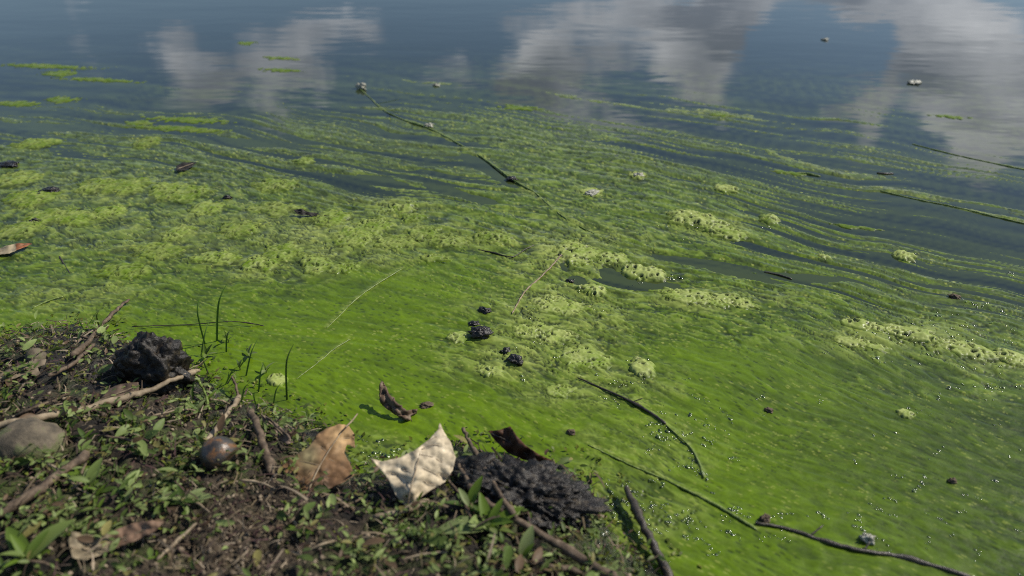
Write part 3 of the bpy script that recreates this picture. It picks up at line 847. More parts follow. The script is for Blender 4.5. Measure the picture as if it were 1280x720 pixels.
def nut():
    g = ground(277, 580)
    root = empty('nut', (g.x, g.y, g.z))
    bm = bmesh.new(); bmesh.ops.create_uvsphere(bm, u_segments=40, v_segments=28, radius=0.0168)
    for v in bm.verts:
        c = v.co; rr = 1 + 0.03 * mnoise.noise(c * 45 + Vector((3, 1, 7))) - 0.06 * max(0, (c.z / 0.0168)) ** 6
        v.co = c * rr; v.co.z *= 1.04
    for f in bm.faces: f.smooth = True
    me = bpy.data.meshes.new('shell'); bm.to_mesh(me); bm.free()
    sh = link('shell', me, M_NUT, root); sh.location = (0, 0, 0.0125); sh.rotation_euler = (R(35), R(-30), 0)
    bm = bmesh.new(); bmesh.ops.create_cone(bm, cap_ends=True, segments=18, radius1=0.0042, radius2=0.003, depth=0.0016)
    for v in bm.verts: v.co *= 1 + 0.15 * mnoise.noise(v.co * 900)
    me = bpy.data.meshes.new('scar'); bm.to_mesh(me); bm.free()
    st = link('scar', me, M_TWIG, sh); st.location = (0, 0, -0.0172)
    tag(root, 'round glossy dark brown nut with a rusty streak, lying in the weeds', 'nut')
nut()

# ------------------------------------------------------------------ fallen leaves
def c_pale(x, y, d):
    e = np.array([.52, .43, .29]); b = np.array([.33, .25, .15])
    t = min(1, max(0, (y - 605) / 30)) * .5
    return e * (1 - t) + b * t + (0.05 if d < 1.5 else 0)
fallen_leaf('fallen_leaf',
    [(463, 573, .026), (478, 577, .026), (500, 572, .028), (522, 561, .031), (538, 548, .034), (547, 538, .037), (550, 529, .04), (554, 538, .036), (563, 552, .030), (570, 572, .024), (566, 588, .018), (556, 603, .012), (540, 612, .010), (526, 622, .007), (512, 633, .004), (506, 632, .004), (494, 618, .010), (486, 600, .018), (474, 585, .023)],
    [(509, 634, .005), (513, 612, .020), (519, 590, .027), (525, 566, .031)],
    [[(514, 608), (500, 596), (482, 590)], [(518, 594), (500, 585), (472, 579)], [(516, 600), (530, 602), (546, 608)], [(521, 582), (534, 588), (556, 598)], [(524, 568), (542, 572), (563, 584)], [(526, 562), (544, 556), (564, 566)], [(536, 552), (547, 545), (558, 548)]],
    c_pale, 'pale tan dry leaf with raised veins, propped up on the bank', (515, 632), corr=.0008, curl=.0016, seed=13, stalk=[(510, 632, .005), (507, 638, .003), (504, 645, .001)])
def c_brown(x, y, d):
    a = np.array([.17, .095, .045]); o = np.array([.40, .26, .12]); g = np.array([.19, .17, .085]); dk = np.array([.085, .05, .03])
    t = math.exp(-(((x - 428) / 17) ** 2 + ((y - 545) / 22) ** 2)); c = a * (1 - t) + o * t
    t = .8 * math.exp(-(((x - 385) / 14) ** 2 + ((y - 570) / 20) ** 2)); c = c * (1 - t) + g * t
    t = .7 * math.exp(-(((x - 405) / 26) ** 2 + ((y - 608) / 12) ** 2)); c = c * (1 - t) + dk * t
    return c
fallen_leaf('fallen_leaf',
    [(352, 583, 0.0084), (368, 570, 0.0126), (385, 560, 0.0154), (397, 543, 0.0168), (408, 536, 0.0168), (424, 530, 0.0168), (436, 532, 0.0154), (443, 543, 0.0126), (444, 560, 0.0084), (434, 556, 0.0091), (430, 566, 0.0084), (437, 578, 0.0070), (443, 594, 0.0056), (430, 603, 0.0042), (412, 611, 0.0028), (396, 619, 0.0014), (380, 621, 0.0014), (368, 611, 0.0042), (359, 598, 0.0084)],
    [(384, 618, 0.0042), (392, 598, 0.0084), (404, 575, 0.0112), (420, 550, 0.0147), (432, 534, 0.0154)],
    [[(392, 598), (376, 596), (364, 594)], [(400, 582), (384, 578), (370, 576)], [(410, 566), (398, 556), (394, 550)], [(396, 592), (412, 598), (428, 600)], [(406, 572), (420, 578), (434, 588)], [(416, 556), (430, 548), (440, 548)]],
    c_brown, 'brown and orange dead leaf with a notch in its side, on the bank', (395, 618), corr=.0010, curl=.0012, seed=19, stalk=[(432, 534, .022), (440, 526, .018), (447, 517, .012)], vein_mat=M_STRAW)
fallen_leaf('fallen_leaf',
    [(610, 539, .026), (624, 538, .030), (638, 533, .034), (646, 545, .034), (656, 556, .031), (672, 567, .026), (693, 577, .018), (676, 579, .014), (655, 575, .010), (636, 567, .010), (620, 552, .016)],
    [(614, 542, .024), (634, 551, .023), (660, 569, .018)], [[(634, 551), (640, 540)], [(650, 561), (652, 552)]],
    lambda x, y, d: np.array([.07, .032, .016]), 'dark reddish brown leaf curled up over the black mud clod', (650, 585), seed=23, vein_mat=M_TWIG_DARK, corr=.0004)
fallen_leaf('fallen_leaf',
    [(-14, 476, .006), (8, 463, .008), (30, 455, .009), (42, 449, .008), (58, 449, .007), (56, 456, .007), (47, 459, .007), (51, 467, .005), (44, 471, .004), (36, 466, .006), (20, 473, .005), (6, 477, .004), (-14, 480, .003)],
    [(-10, 476, .006), (20, 466, .009), (48, 454, .008)], [[(15, 468), (28, 468)], [(25, 464), (34, 456)]],
    lambda x, y, d: np.array([.19, .15, .1]), 'torn grey brown dead leaf lying beside the tan pebble', (20, 482), seed=29)
fallen_leaf('fallen_leaf',
    [(117, 502, .004), (128, 490, .008), (146, 482, .011), (160, 478, .012), (173, 478, .011), (174, 490, .008), (160, 501, .005), (146, 508, .003), (130, 508, .002)],
    [(120, 502, .004), (145, 493, .010), (172, 482, .012)], [[(140, 495), (150, 503)], [(150, 491), (156, 482)]],
    lambda x, y, d: np.array([.12, .085, .06]), 'small dull brown dead leaf at the foot of the tall black clod', (146, 510), seed=31)
fallen_leaf('fallen_leaf',
    [(85, 676, .014), (90, 664, .016), (106, 668, .009), (126, 670, .006), (150, 660, .009), (172, 653, .013), (190, 651, .016), (205, 653, .016), (194, 664, .012), (172, 675, .008), (148, 684, .006), (124, 695, .008), (104, 701, .012), (90, 697, .015)],
    [(88, 684, .014), (112, 686, .005), (150, 674, .005), (202, 654, .015)], [[(130, 682), (140, 668)], [(150, 674), (164, 668)]],
    lambda x, y, d: np.array([.2, .125, .08]) if x > 140 else np.array([.2, .16, .1]), 'boat shaped curled brown leaf among the weeds of the bank', (145, 700), seed=37, curl=.002)
fallen_leaf('fallen_leaf',
    [(326, 517, .014), (336, 522, .016), (350, 533, .015), (362, 545, .012), (367, 553, .009), (358, 556, .005), (348, 548, .005), (338, 538, .006), (329, 527, .009)],
    [(327, 518, .013), (348, 538, .011), (364, 552, .008)], [], lambda x, y, d: np.array([.22, .16, .115]), 'small rolled dry leaf between the two upright sticks and the brown leaf', (345, 556), seed=41, curl=.003)
fallen_leaf('fallen_leaf',
    [(220, 208, .004), (228, 203, .006), (246, 203, .006), (240, 208, .004), (232, 213, .002), (220, 213, .002)], [(222, 211, .004), (242, 204, .006)], [],
    lambda x, y, d: np.array([.03, .026, .022]), 'dark leaf scrap standing out of the green scum', (232, 213), step=1.5, seed=43)
fallen_leaf('fallen_leaf',
    [(367, 263, .010), (376, 261, .012), (386, 265, .010), (399, 267, .004), (396, 270, .001), (384, 269, .002), (372, 268, .003)], [(369, 264, .009), (396, 268, .004)], [],
    lambda x, y, d: np.array([.025, .022, .018]), 'black folded leaf with a thin dark stem, afloat on the frothy scum', (384, 270), step=1.5, seed=47, stalk=[(396, 268, .003), (410, 270, .002), (424, 272, .001)], vein_mat=M_TWIG_DARK, stalk_r=.0007)
fallen_leaf('fallen_leaf',
    [(-6, 312, .004), (10, 307, .008), (24, 304, .010), (40, 305, .005), (28, 310, .004), (12, 317, .003), (-6, 319, .002)], [(-4, 315, .004), (34, 305, .007)], [],
    lambda x, y, d: np.array([.33, .27, .17]) if x < 20 else np.array([.25, .1, .045]), 'pale leaf with an orange tip floating on the scum', (15, 318), step=1.6, seed=53)

# ------------------------------------------------------------------ sticks on the bank
twig([(-20, 536, .010), (50, 522, .012), (110, 510, .013), (180, 490, .016), (228, 470, .020), (249, 462, .018)], (4.2, 2.2), M_STRAW, 'long pale dry stem running past the foot of the tall black clod', cat='stem', name='dry_stem')
twig([(195, 437, .040), (210, 448, .036), (222, 460, .024), (232, 470, .012)], (1.4, 2.2), grain_mat('yellow_root', [(0.3, (.15, .09, .02)), (0.7, (.36, .25, .06))], 150, .5, .0003), 'thin yellow root lying over the tall black clod', cat='root', name='root')
twig([(-20, 652, .012), (40, 618, .012), (80, 590, .012), (112, 566, .013)], (6.0, 3.8), M_TWIG, 'straight brown stick in the weeds near the rounded stone', cat='stick', name='stick')
twig([(255, 556, .012), (275, 530, .014), (300, 494, .016)], (3.6, 2.4), M_STRAW, 'pale slanting stick behind the round nut', cat='stick', name='stick')
twig([(313, 512, .018), (324, 540, .014), (334, 570, .010), (341, 592, .006)], (4.0, 5.0), M_TWIG, 'brown stick standing beside the rolled dry leaf', cat='stick', name='stick')
twig([(290, 470, .016), (297, 495, .014), (284, 520, .012)], (1.6, 1.4), M_TWIG, 'thin crooked twig over the pale slanting stick')
twig([(578, 535, .016), (592, 562, .016), (610, 592, .022), (628, 622, .026), (645, 648, .018)], (2.6, 3.0), M_TWIG, 'straight brown stick leaning across the wide low black clod', cat='stick', name='stick')
twig([(572, 580, .012), (590, 610, .014), (615, 632, .016), (655, 655, .016), (705, 686, .014), (772, 724, .012)], (2.6, 5.4), M_TWIG, 'long brown stick with green bits at the front of the wide black clod', cat='stick', name='stick')
twig([(782, 608, .010), (792, 630, .010), (806, 662, .010), (824, 694, .008), (840, 728, .006)], (3.6, 6.0), M_TWIG_DARK, 'dark wet stick poking from the bank into the glistening scum', cat='stick', name='stick')
twig([(640, 700, .008), (680, 706, .009), (728, 716, .008)], (4.0, 3.0), M_TWIG, 'short reddish brown stick beneath the long brown stick', cat='stick', name='stick')
twig([(466, 646, .006), (500, 640, .008), (536, 626, .008)], (3.0, 4.6), M_STRAW, 'short pale stick at the foot of the pale dry leaf', cat='stick', name='stick')
twig([(196, 700, .008), (222, 676, .010), (246, 654, .010)], (2.2, 1.5), M_STRAW, 'thin straw beside the boat shaped curled leaf', cat='straw', name='straw')
twig([(88, 445, .012), (108, 430, .012), (122, 410, .010), (145, 388, .006), (162, 374, .004)], (3.0, 1.4), M_TWIG, 'knobbly twig reaching from the bank into the scum near the torn grey leaf', shoots=((.35, .9, .02),))
twig([(60, 470, .010), (90, 455, .012), (118, 430, .012)], (2.2, 2.0), M_TWIG, 'brown twig lying between the torn grey leaf and the tall black clod')
twig([(244, 470, .014), (256, 490, .012), (262, 512, .010)], (1.6, 1.2), M_TWIG_GREEN, 'short greenish twig at the end of the long pale stem')
twig([(560, 600, .010), (575, 618, .010), (590, 650, .008)], (1.6, 1.6), M_TWIG, 'thin bent twig in front of the pale dry leaf')
for k, (x0, y0, x1, y1) in enumerate([(20, 520, 70, 500), (190, 520, 240, 512), (60, 580, 95, 610), (130, 545, 180, 560), (300, 600, 345, 612), (215, 620, 262, 640), (420, 640, 455, 622), (380, 690, 420, 676), (500, 700, 560, 690), (20, 700, 75, 712), (255, 500, 290, 508), (355, 640, 372, 668)]):
    twig([(x0, y0, .006), ((x0 + x1) / 2 + 4, (y0 + y1) / 2 - 3, .009), (x1, y1, .006)], (1.5, 1.0), M_STRAW if k % 3 else M_TWIG, 'thin dry straw lying loose in the weeds of the bank', 'loose straws on the bank', 'straw', 'straw')

# ------------------------------------------------------------------ twigs and strands in the scum
twig([(722, 472, 0.0002), (745, 482, 0.0006), (772, 494, 0.0010), (800, 508, 0.0010), (822, 522, 0.0010), (832, 530, 0.0006)], (0.99, 1.86), M_TWIG_DARK, 'dark wet twig with bubbles, curving through the frothy scum', shoots=((.55, .8, .012),))
twig([(832, 530, 0.0002), (848, 545, 0.0006), (862, 558, 0.0006), (872, 574, 0.0006), (880, 597, 0.0002)], (0.74, 1.36), M_TWIG_GREEN, 'green coated strand hooking down from the dark wet twig', cat='strand', name='strand')
twig([(735, 556, -0.0002), (790, 582, 0.0002), (845, 606, 0.0006), (900, 634, 0.0006), (946, 662, 0.0006)], (0.87, 1.86), M_TWIG_GREEN, 'long green coated twig running past the dark wet stick')
twig([(944, 654, 0.0010), (985, 661, 0.0010), (1030, 676, 0.0006), (1075, 688, 0.0010), (1130, 697, 0.0006), (1215, 722, 0.0002)], (1.86, 2.60), M_TWIG_DARK, 'thick knotted dark twig floating where the scum is smooth', shoots=((.33, 1.1, .016), (.62, .9, .01)))
twig([(503, 336, 0.0006), (470, 356, 0.0006), (443, 376, 0.0006), (425, 394, 0.0002), (408, 410, -0.0002)], (0.93, 0.50), M_TWIG_GREEN, 'thin pale crusted twig across the smooth green scum')
twig([(438, 424, 0.0006), (418, 436, 0.0006), (395, 455, 0.0002), (370, 474, 0.0002)], (0.87, 0.50), M_TWIG_GREEN, 'faint thin twig between the smooth scum and the grass blades')
twig([(702, 318, 0.0010), (690, 332, 0.0010), (672, 350, 0.0010), (655, 366, 0.0006), (640, 392, 0.0002)], (0.99, 0.87), M_STRAW, 'pale bent straw with dark bits in the torn frothy scum', cat='straw', name='straw')
twig([(444, 106, 0.0010), (462, 122, 0.0006), (480, 138, 0.0006), (505, 150, 0.0006), (535, 160, 0.0006), (570, 178, 0.0006), (604, 198, 0.0006), (640, 224, 0.0006), (668, 240, 0.0006)], (0.75, 0.95), M_TWIG_GREEN, 'long algae coated branch lying out towards the open water', cat='branch', name='branch', shoots=((.2, .8, .06), (.3, -.5, .03)))
twig([(668, 240, 0.0002), (700, 268, 0.0002), (730, 286, 0.0002), (772, 305, -0.0002)], (0.99, 0.62), M_TWIG_GREEN, 'thin end of the algae coated branch sinking into scum')
twig([(598, 312, 0.0002), (618, 316, 0.0006), (640, 321, 0.0006), (656, 312, 0.0006), (668, 306, 0.0002)], (0.74, 0.62), M_TWIG_DARK, 'short dark twig at the rim of the froth by the smooth patch')
twig([(955, 340, 0.0002), (972, 343, 0.0010), (990, 349, 0.0006)], (0.87, 1.12), M_TWIG_DARK, 'short dark twig between thin film and flowing scum')
twig([(1090, 236, 0.0002), (1140, 248, 0.0002), (1190, 258, 0.0002), (1240, 270, 0.0006), (1300, 284, 0.0002)], (0.81, 0.99), M_TWIG_GREEN, 'long thin floating twig in the streaked open water')
twig([(1096, 216, 0.0006), (1106, 217, 0.0010), (1117, 217, 0.0006)], (0.99, 0.87), M_TWIG_DARK, 'short black stick floating in the streaked open water', cat='stick', name='stick')
twig([(994, 216, 0.0002), (1008, 217, 0.0006), (1026, 221, 0.0002)], (0.99, 1.12), M_TWIG_GREEN, 'short green coated twig drifting near the short black stick')
twig([(1140, 180, 0.0002), (1200, 195, 0.0002), (1290, 214, 0.0002)], (0.62, 0.74), M_TWIG_GREEN, 'thin straight twig drifting farthest out on dark streaked water')
twig([(40, 386, 0.0002), (60, 376, 0.0010), (80, 370, 0.0006)], (0.87, 0.62), M_TWIG_GREEN, 'short bright green strand near the edge of the bank', cat='strand', name='strand')
twig([(165, 408, .004), (230, 406, 0.0010), (290, 402, .006), (330, 407, 0.0006)], (0.56, 0.50), M_TWIG_DARK, 'thin dark stem floating past the tall grass blades', cat='stem', name='stem')
twig([(74, 320, 0.0002), (80, 330, 0.0006), (88, 342, 0.0002)], (0.74, 0.62), M_TWIG_DARK, 'tiny dark twig in the scum beyond the short bright strand')

# bark and dark debris
fallen_leaf('bark',
    [(474, 481, .024), (478, 477, .026), (483, 484, .022), (487, 494, .018), (496, 503, .014), (508, 513, .010), (522, 511, .008), (521, 517, .004), (512, 521, .004), (516, 528, -.001), (504, 524, .003), (490, 516, .004), (478, 507, .008), (474, 496, .014)],
    [(477, 480, .025), (482, 496, .017), (496, 510, .012), (514, 526, .000)], [[(480, 490), (484, 500)], [(488, 500), (492, 512)]],
    lambda x, y, d: np.array([.13, .085, .055]) if d > 2 else np.array([.2, .15, .1]), 'curled brown piece of bark sticking out of the scum', (494, 520), cat='bark', step=2.0, thick=.0022, corr=.0014, curl=.004, seed=59, vein_mat=M_TWIG, stalk_r=.0012)
for px_, py_, w, h, m, lab, cat in [
    (601, 420, .026, .014, M_DARKBIT, 'shiny black wet chunk standing in the frothy scum', 'scrap'),
    (606, 389, .016, .006, M_DARKBIT, 'small dark red brown scrap beyond the shiny black chunk', 'scrap'),
    (592, 405, .014, .004, M_DARKBIT, 'tiny dark scrap touching the shiny black chunk', 'scrap'),
    (644, 452, .018, .008, M_DARKBIT, 'flat dark brown scrap at the start of the dark wet twig', 'scrap'),
    (632, 440, .012, .006, M_DARKBIT, 'tiny brown scrap between the black chunk and the flat scrap', 'scrap'),
    (714, 541, .009, .004, M_TWIG, 'single brown crumb on green scum beside the wide black clod', 'scrap'),
    (962, 514, .009, .004, M_TWIG, 'single brown crumb on the smooth green scum', 'scrap'),
    (533, 507, .014, .004, M_TWIG, 'flat brown scrap beside the curled piece of bark', 'scrap'),
    (700, 322, .010, .006, M_DARKBIT, 'dark crumb at the outer end of the pale bent straw', 'scrap'),
    (62, 238, .030, .005, M_DARKBIT, 'flat black scrap among the crowded froth cushions', 'scrap'),
    (48, 243, .022, .005, M_DARKBIT, 'smaller black scrap next to the flat black scrap', 'scrap'),
    (12, 206, .036, .006, M_DARKBIT, 'long black scrap where the scum meets streaked water', 'scrap'),
    (284, 248, .014, .006, M_DARKBIT, 'dark pinkish scrap beside a pitted froth cushion', 'scrap'),
    (44, 277, .014, .006, M_DARKBIT, 'dark brown scrap at the rim of a froth cushion', 'scrap'),
    (640, 224, .020, .005, M_DARKBIT, 'black crumb resting on the algae coated branch', 'scrap'),
    (452, 111, .022, .016, M_PALEBIT, 'whitish lump at the outer tip of the algae coated branch', 'scrap'),
    (536, 158, .022, .008, M_PALEBIT, 'whitish crumb midway along the algae coated branch', 'scrap'),
    (740, 243, .024, .008, M_PALEBIT, 'pale crumb inside a round ring of foam', 'scrap'),
    (798, 221, .020, .008, M_PALEBIT, 'small pale crumb drifting beyond the ring of foam', 'scrap'),
    (545, 107, .018, .006, M_PALEBIT, 'small pale fleck on the outermost algae streak', 'scrap'),
    (1143, 104, .032, .007, M_PALEBIT, 'pale leaf fleck floating on open water under reflected cloud', 'scrap'),
    (1031, 50, .020, .006, M_PALEBIT, 'tiny pale speck farthest out on the open water', 'scrap'),
    (956, 650, .010, .006, M_TWIG, 'brown knob at the thin end of the thick knotted twig', 'scrap'),
    (1085, 676, .012, .008, M_PALEBIT, 'brown crumb with bubbles sitting on the thick knotted twig', 'scrap'),
    (712, 352, .012, .004, M_DARKBIT, 'dark scrap at the edge of the torn hole in the scum', 'scrap'),
    (1193, 372, .014, .005, M_TWIG, 'brown crumb on the thin scum near the long froth ridge', 'scrap'),
    (1190, 602, .008, .004, M_TWIG, 'small brown speck on the dark smooth scum', 'scrap'),
    ]:
    SEED[0] += 1
    clod('scrap', px_, py_, w, w * .7, h, m, lab, cat, seed=SEED[0] % 17, rough=.55, sub=4, freq=1.5, yaw=random.uniform(-.6, .6), sink=.6)

# ------------------------------------------------------------------ froth patches and far algae clumps
def foam_patch(px, py, rx, ry, h, label, group=None, name='froth_cushion', cat='froth', pits=1.0, green=0.25, seed=None, yaw=0.0, cell=1.0, ragged=0.16, dim=1.0, blend=1.0):
    SEED[0] += 1; sd = SEED[0] if seed is None else seed
    c = pix(float(px), float(py)); dep = np.linalg.norm(c - np.array([0, 0, CAM_H]))
    a = rx * dep / F; ang = math.asin(CAM_H / dep); b = ry * dep / F / math.sin(ang)
    res = max(dep / F * 1.25, 0.0008)
    nx, ny = int(min(140, max(16, 2.4 * a / res))), int(min(140, max(14, 2.4 * b / res)))
    U, Vv = np.meshgrid(np.linspace(-1.2, 1.2, nx), np.linspace(-1.2, 1.2, ny))
    u, v = U.ravel(), Vv.ravel()
    x, y = u * a, v * b
    cy, sy = math.cos(yaw), math.sin(yaw)
    X, Y = c[0] + x * cy - y * sy, c[1] + x * sy + y * cy
    r = np.sqrt(u * u + v * v); th = np.arctan2(v, u)
    out = 0.88 + 0.24 * fbm(np.cos(th) * 1.3 + sd, np.sin(th) * 1.3, sd, 3) + ragged * fbm(X * 70, Y * 70, sd + 2, 3)
    q = r / out
    sf = scum(X, Y); base = np.maximum(sf['z'], 0.0)
    dome = np.clip(1 - q * q, -0.5, 1)
    d1, r1 = worley(X * 120 * cell + .4 * fbm(X * 90, Y * 90, sd, 2), Y * 120 * cell, sd + 3)
    d2, r2 = worley(X * 250 * cell, Y * 250 * cell, sd + 4)
    lumps = fbm(X * 60, Y * 60, sd + 6, 3)
    pit = np.clip(sstep(.44, .3, d1) * (r1 > .3) * sstep(-.3, .25, lumps) + sstep(.4, .26, d2) * (r2 > .5) * sstep(-.1, .3, fbm(X * 40, Y * 40, sd + 12, 2)), 0, 1) * pits * sstep(.1, .4, dome)
    z = np.where(dome > 0, base * (1 - .7 * np.clip(dome, 0, 1)) + h * np.clip(dome, 0, 1) ** .7 * (0.85 + .3 * lumps) + 0.0002, base + 0.004 * dome)
    rim = (sstep(.30, .42, d1) * sstep(.62, .46, d1) * (r1 > .3) + .6 * sstep(.26, .38, d2) * sstep(.56, .42, d2) * (r2 > .5)) * sstep(.05, .4, dome) * pits
    z = z + .0007 * rim - pit * np.minimum(h * .7, 0.0032) + 0.00012 * fbm(X * 400, Y * 400, sd, 2) * (dome > 0)
    pale, gr = np.array([.27, .315, .085]) * dim, np.array([.108, .18, .006]) * dim
    t = np.clip(green + .5 * fbm(X * 45, Y * 45, sd + 8, 3) + .7 * np.clip(.25 - dome, 0, .25), 0, 1)
    col = mix(np.broadcast_to(pale, (len(X), 3)), np.broadcast_to(gr, (len(X), 3)), t)
    col = mix(col, np.broadcast_to([.36, .40, .16], col.shape) * dim, np.clip(rim * .45, 0, 1))
    col = mix(col, np.broadcast_to([.014, .022, .010], col.shape), pit * .92)
    col = mix(sf['col'], col, sstep(-.02, .42, dome + .2 * lumps) * blend)
    fc = grid_faces(ny, nx); fc = fc[dome[fc].max(1) > -0.12]
    used = np.unique(fc); rm = np.full(len(X), -1); rm[used] = np.arange(len(used))
    P = np.column_stack([X, Y, z])[used] - np.array([c[0], c[1], 0])
    o = link(name, fast_mesh(name, P, rm[fc], {'col': col[used]}), M_FOAM)
    o.location = (c[0], c[1], 0)
    return tag(o, label, cat, group)

CUSH = 'low pitted froth cushion in the crowded cushion field on the green scum'
for px_, py_, rx, ry in [(45, 180, 24, 5), (183, 179, 15, 5), (20, 226, 22, 8), (122, 234, 24, 8), (160, 235, 24, 9), (235, 243, 28, 9), (258, 262, 20, 8), (205, 238, 16, 8), (345, 233, 26, 8), (60, 273, 24, 9), (100, 274, 30, 8),
        (135, 266, 18, 7), (225, 293, 18, 9), (200, 316, 30, 10), (155, 341, 30, 8), (352, 317, 26, 11), (326, 333, 26, 9), (395, 333, 20, 12), (345, 262, 30, 8), (300, 288, 24, 9), (440, 300, 24, 12), (465, 285, 22, 12), (500, 263, 20, 7), (515, 274, 16, 6),
        (530, 292, 22, 9), (490, 305, 26, 9), (560, 303, 30, 8), (615, 300, 30, 7), (430, 337, 22, 7), (40, 250, 30, 8), (25, 290, 24, 8), (270, 325, 26, 7), (545, 325, 22, 5), (380, 202, 13, 4), (415, 275, 26, 9)]:
    foam_patch(px_, py_, rx * 1.12, ry * 1.1, .0068 if ry > 6 else .0065, CUSH, 'froth cushions on the scum', 'froth_cushion', 'froth', green=random.uniform(.45, .8), pits=random.uniform(.7, 1), blend=random.uniform(.5, .85), ragged=.26, yaw=random.uniform(-.3, .3))
for px_, py_, rx, ry, h, lab, gr in [
    (868, 276, 42, 10, .009, 'long frothy patch with many pits, larger of two joined, by the thin film', .2),
    (905, 292, 34, 8, .006, 'thin ragged froth tail beside the long frothy patch', .4),
    (961, 275, 14, 6, .008, 'small round froth patch at the end of the long frothy patch', .25),
    (805, 343, 32, 10, .009, 'oval bubbly froth patch beside the torn hole of dark water', .1),
    (740, 364, 22, 9, .008, 'round froth cushion on the shore side of the torn hole', .3),
    (740, 242, 17, 7, .005, 'round ring of pale foam about a pale crumb', .05),
    (797, 220, 12, 5, .005, 'small pale foam spot beyond the ring of foam', .1),
    (907, 237, 16, 5, .006, 'small foam patch with a dark pit at the edge of the film', .2),
    (1130, 321, 15, 6, .007, 'lone whitish foam patch on the thin streaked film', .05),
    (720, 318, 36, 14, .006, 'broad froth sheet around the dark crumb and pale straw', .35),
    (765, 325, 26, 9, .006, 'narrow froth lobe leading to the oval bubbly patch', .35),
    (865, 374, 50, 11, .006, 'broad pitted froth band on the shore side of flowing scum', .3),
    (915, 379, 34, 8, .006, 'tapering end of the broad pitted froth band', .3),
    (1078, 409, 28, 7, .007, 'first lump of the long froth ridge', .15),
    (1140, 420, 34, 9, .007, 'middle of the long glistening froth ridge', .15),
    (1205, 438, 34, 9, .006, 'bubbly end of the long glistening froth ridge', .15),
    (1072, 432, 36, 6, .005, 'narrow froth strip on the shore side of the ridge', .3),
    (1262, 450, 22, 8, .008, 'whitish foam knob past the end of the long froth ridge', .05),
    (700, 385, 46, 12, .005, 'wide froth sheet between the round cushion and the black chunk', .35),
    (680, 420, 46, 14, .005, 'wide froth sheet beside the shiny black chunk', .35),
    (730, 450, 40, 16, .005, 'wide froth sheet on the lake side of the dark wet twig', .4),
    (615, 468, 18, 9, .005, 'small froth mound shoreward of the flat dark scrap', .3),
    (698, 492, 20, 10, .004, 'small froth mound shoreward of the dark wet twig', .4),
    (802, 463, 20, 13, .009, 'bubbly whitish foam heap beyond the dark wet twig', .1),
    (572, 424, 16, 8, .005, 'small froth mound touching the shiny black chunk', .3),
    (1132, 520, 11, 6, .005, 'tiny whitish foam spot alone on the smooth scum', .1),
    (347, 478, 15, 8, .006, 'tan crusted foam lump at the foot of the lone grass blade', .1),
    (1030, 322, 10, 3, .004, 'tiny green froth fleck on the grey film', .3),
    ]:
    foam_patch(px_, py_, rx, ry, h, lab, green=gr, yaw=(-.45 if px_ > 850 else -.2), pits=1.0)
for px_, py_, rx, ry, lab in [
    (308, 54, 9, 2.4, 'lone dark algae clump farthest out on the open water'),
    (352, 73, 20, 2.2, 'slim algae clump drifting beyond the slightly thicker one'),
    (352, 88, 22, 2.4, 'slim algae clump drifting just beyond the first algae streaks'),
    (78, 125, 17, 3.6, 'oval algae raft with a pale middle on dark water'),
    (75, 92, 16, 4, 'ragged forked algae clump beyond the oval raft'),
    (20, 130, 22, 3, 'algae raft with a pale fleck next to the oval raft'),
    (172, 154, 14, 3.6, 'algae clump with a white fleck at the end of a dark streak'),
    (235, 150, 40, 4.2, 'long green algae raft parallel to the dark streak'),
    (230, 162, 46, 3.2, 'long narrow algae raft trailing from the white fleck'),
    (650, 135, 24, 3.6, 'bright green algae raft beyond the algae coated branch'),
    (900, 144, 12, 3, 'small bright algae clump with pale flecks out in the streaks'),
    (1187, 146, 16, 2, 'faint algae clump under the reflected cloud'),
    (985, 216, 16, 3, 'small algae clump near the short green coated twig'),
    (1065, 284, 24, 2.6, 'slim bright algae shred on dark streaked water'),
    (60, 83, 50, 2.2, 'long thin algae streak out on the open water'),
    (125, 100, 36, 2.2, 'short thin algae streak inshore of the long one'),
    ]:
    foam_patch(px_, py_, rx * 1.25, ry * .8, .002, lab, name='algae_clump', cat='algae', green=.9, pits=.3, ragged=.6, dim=.7, yaw=-.3 if px_ > 500 else -.15)

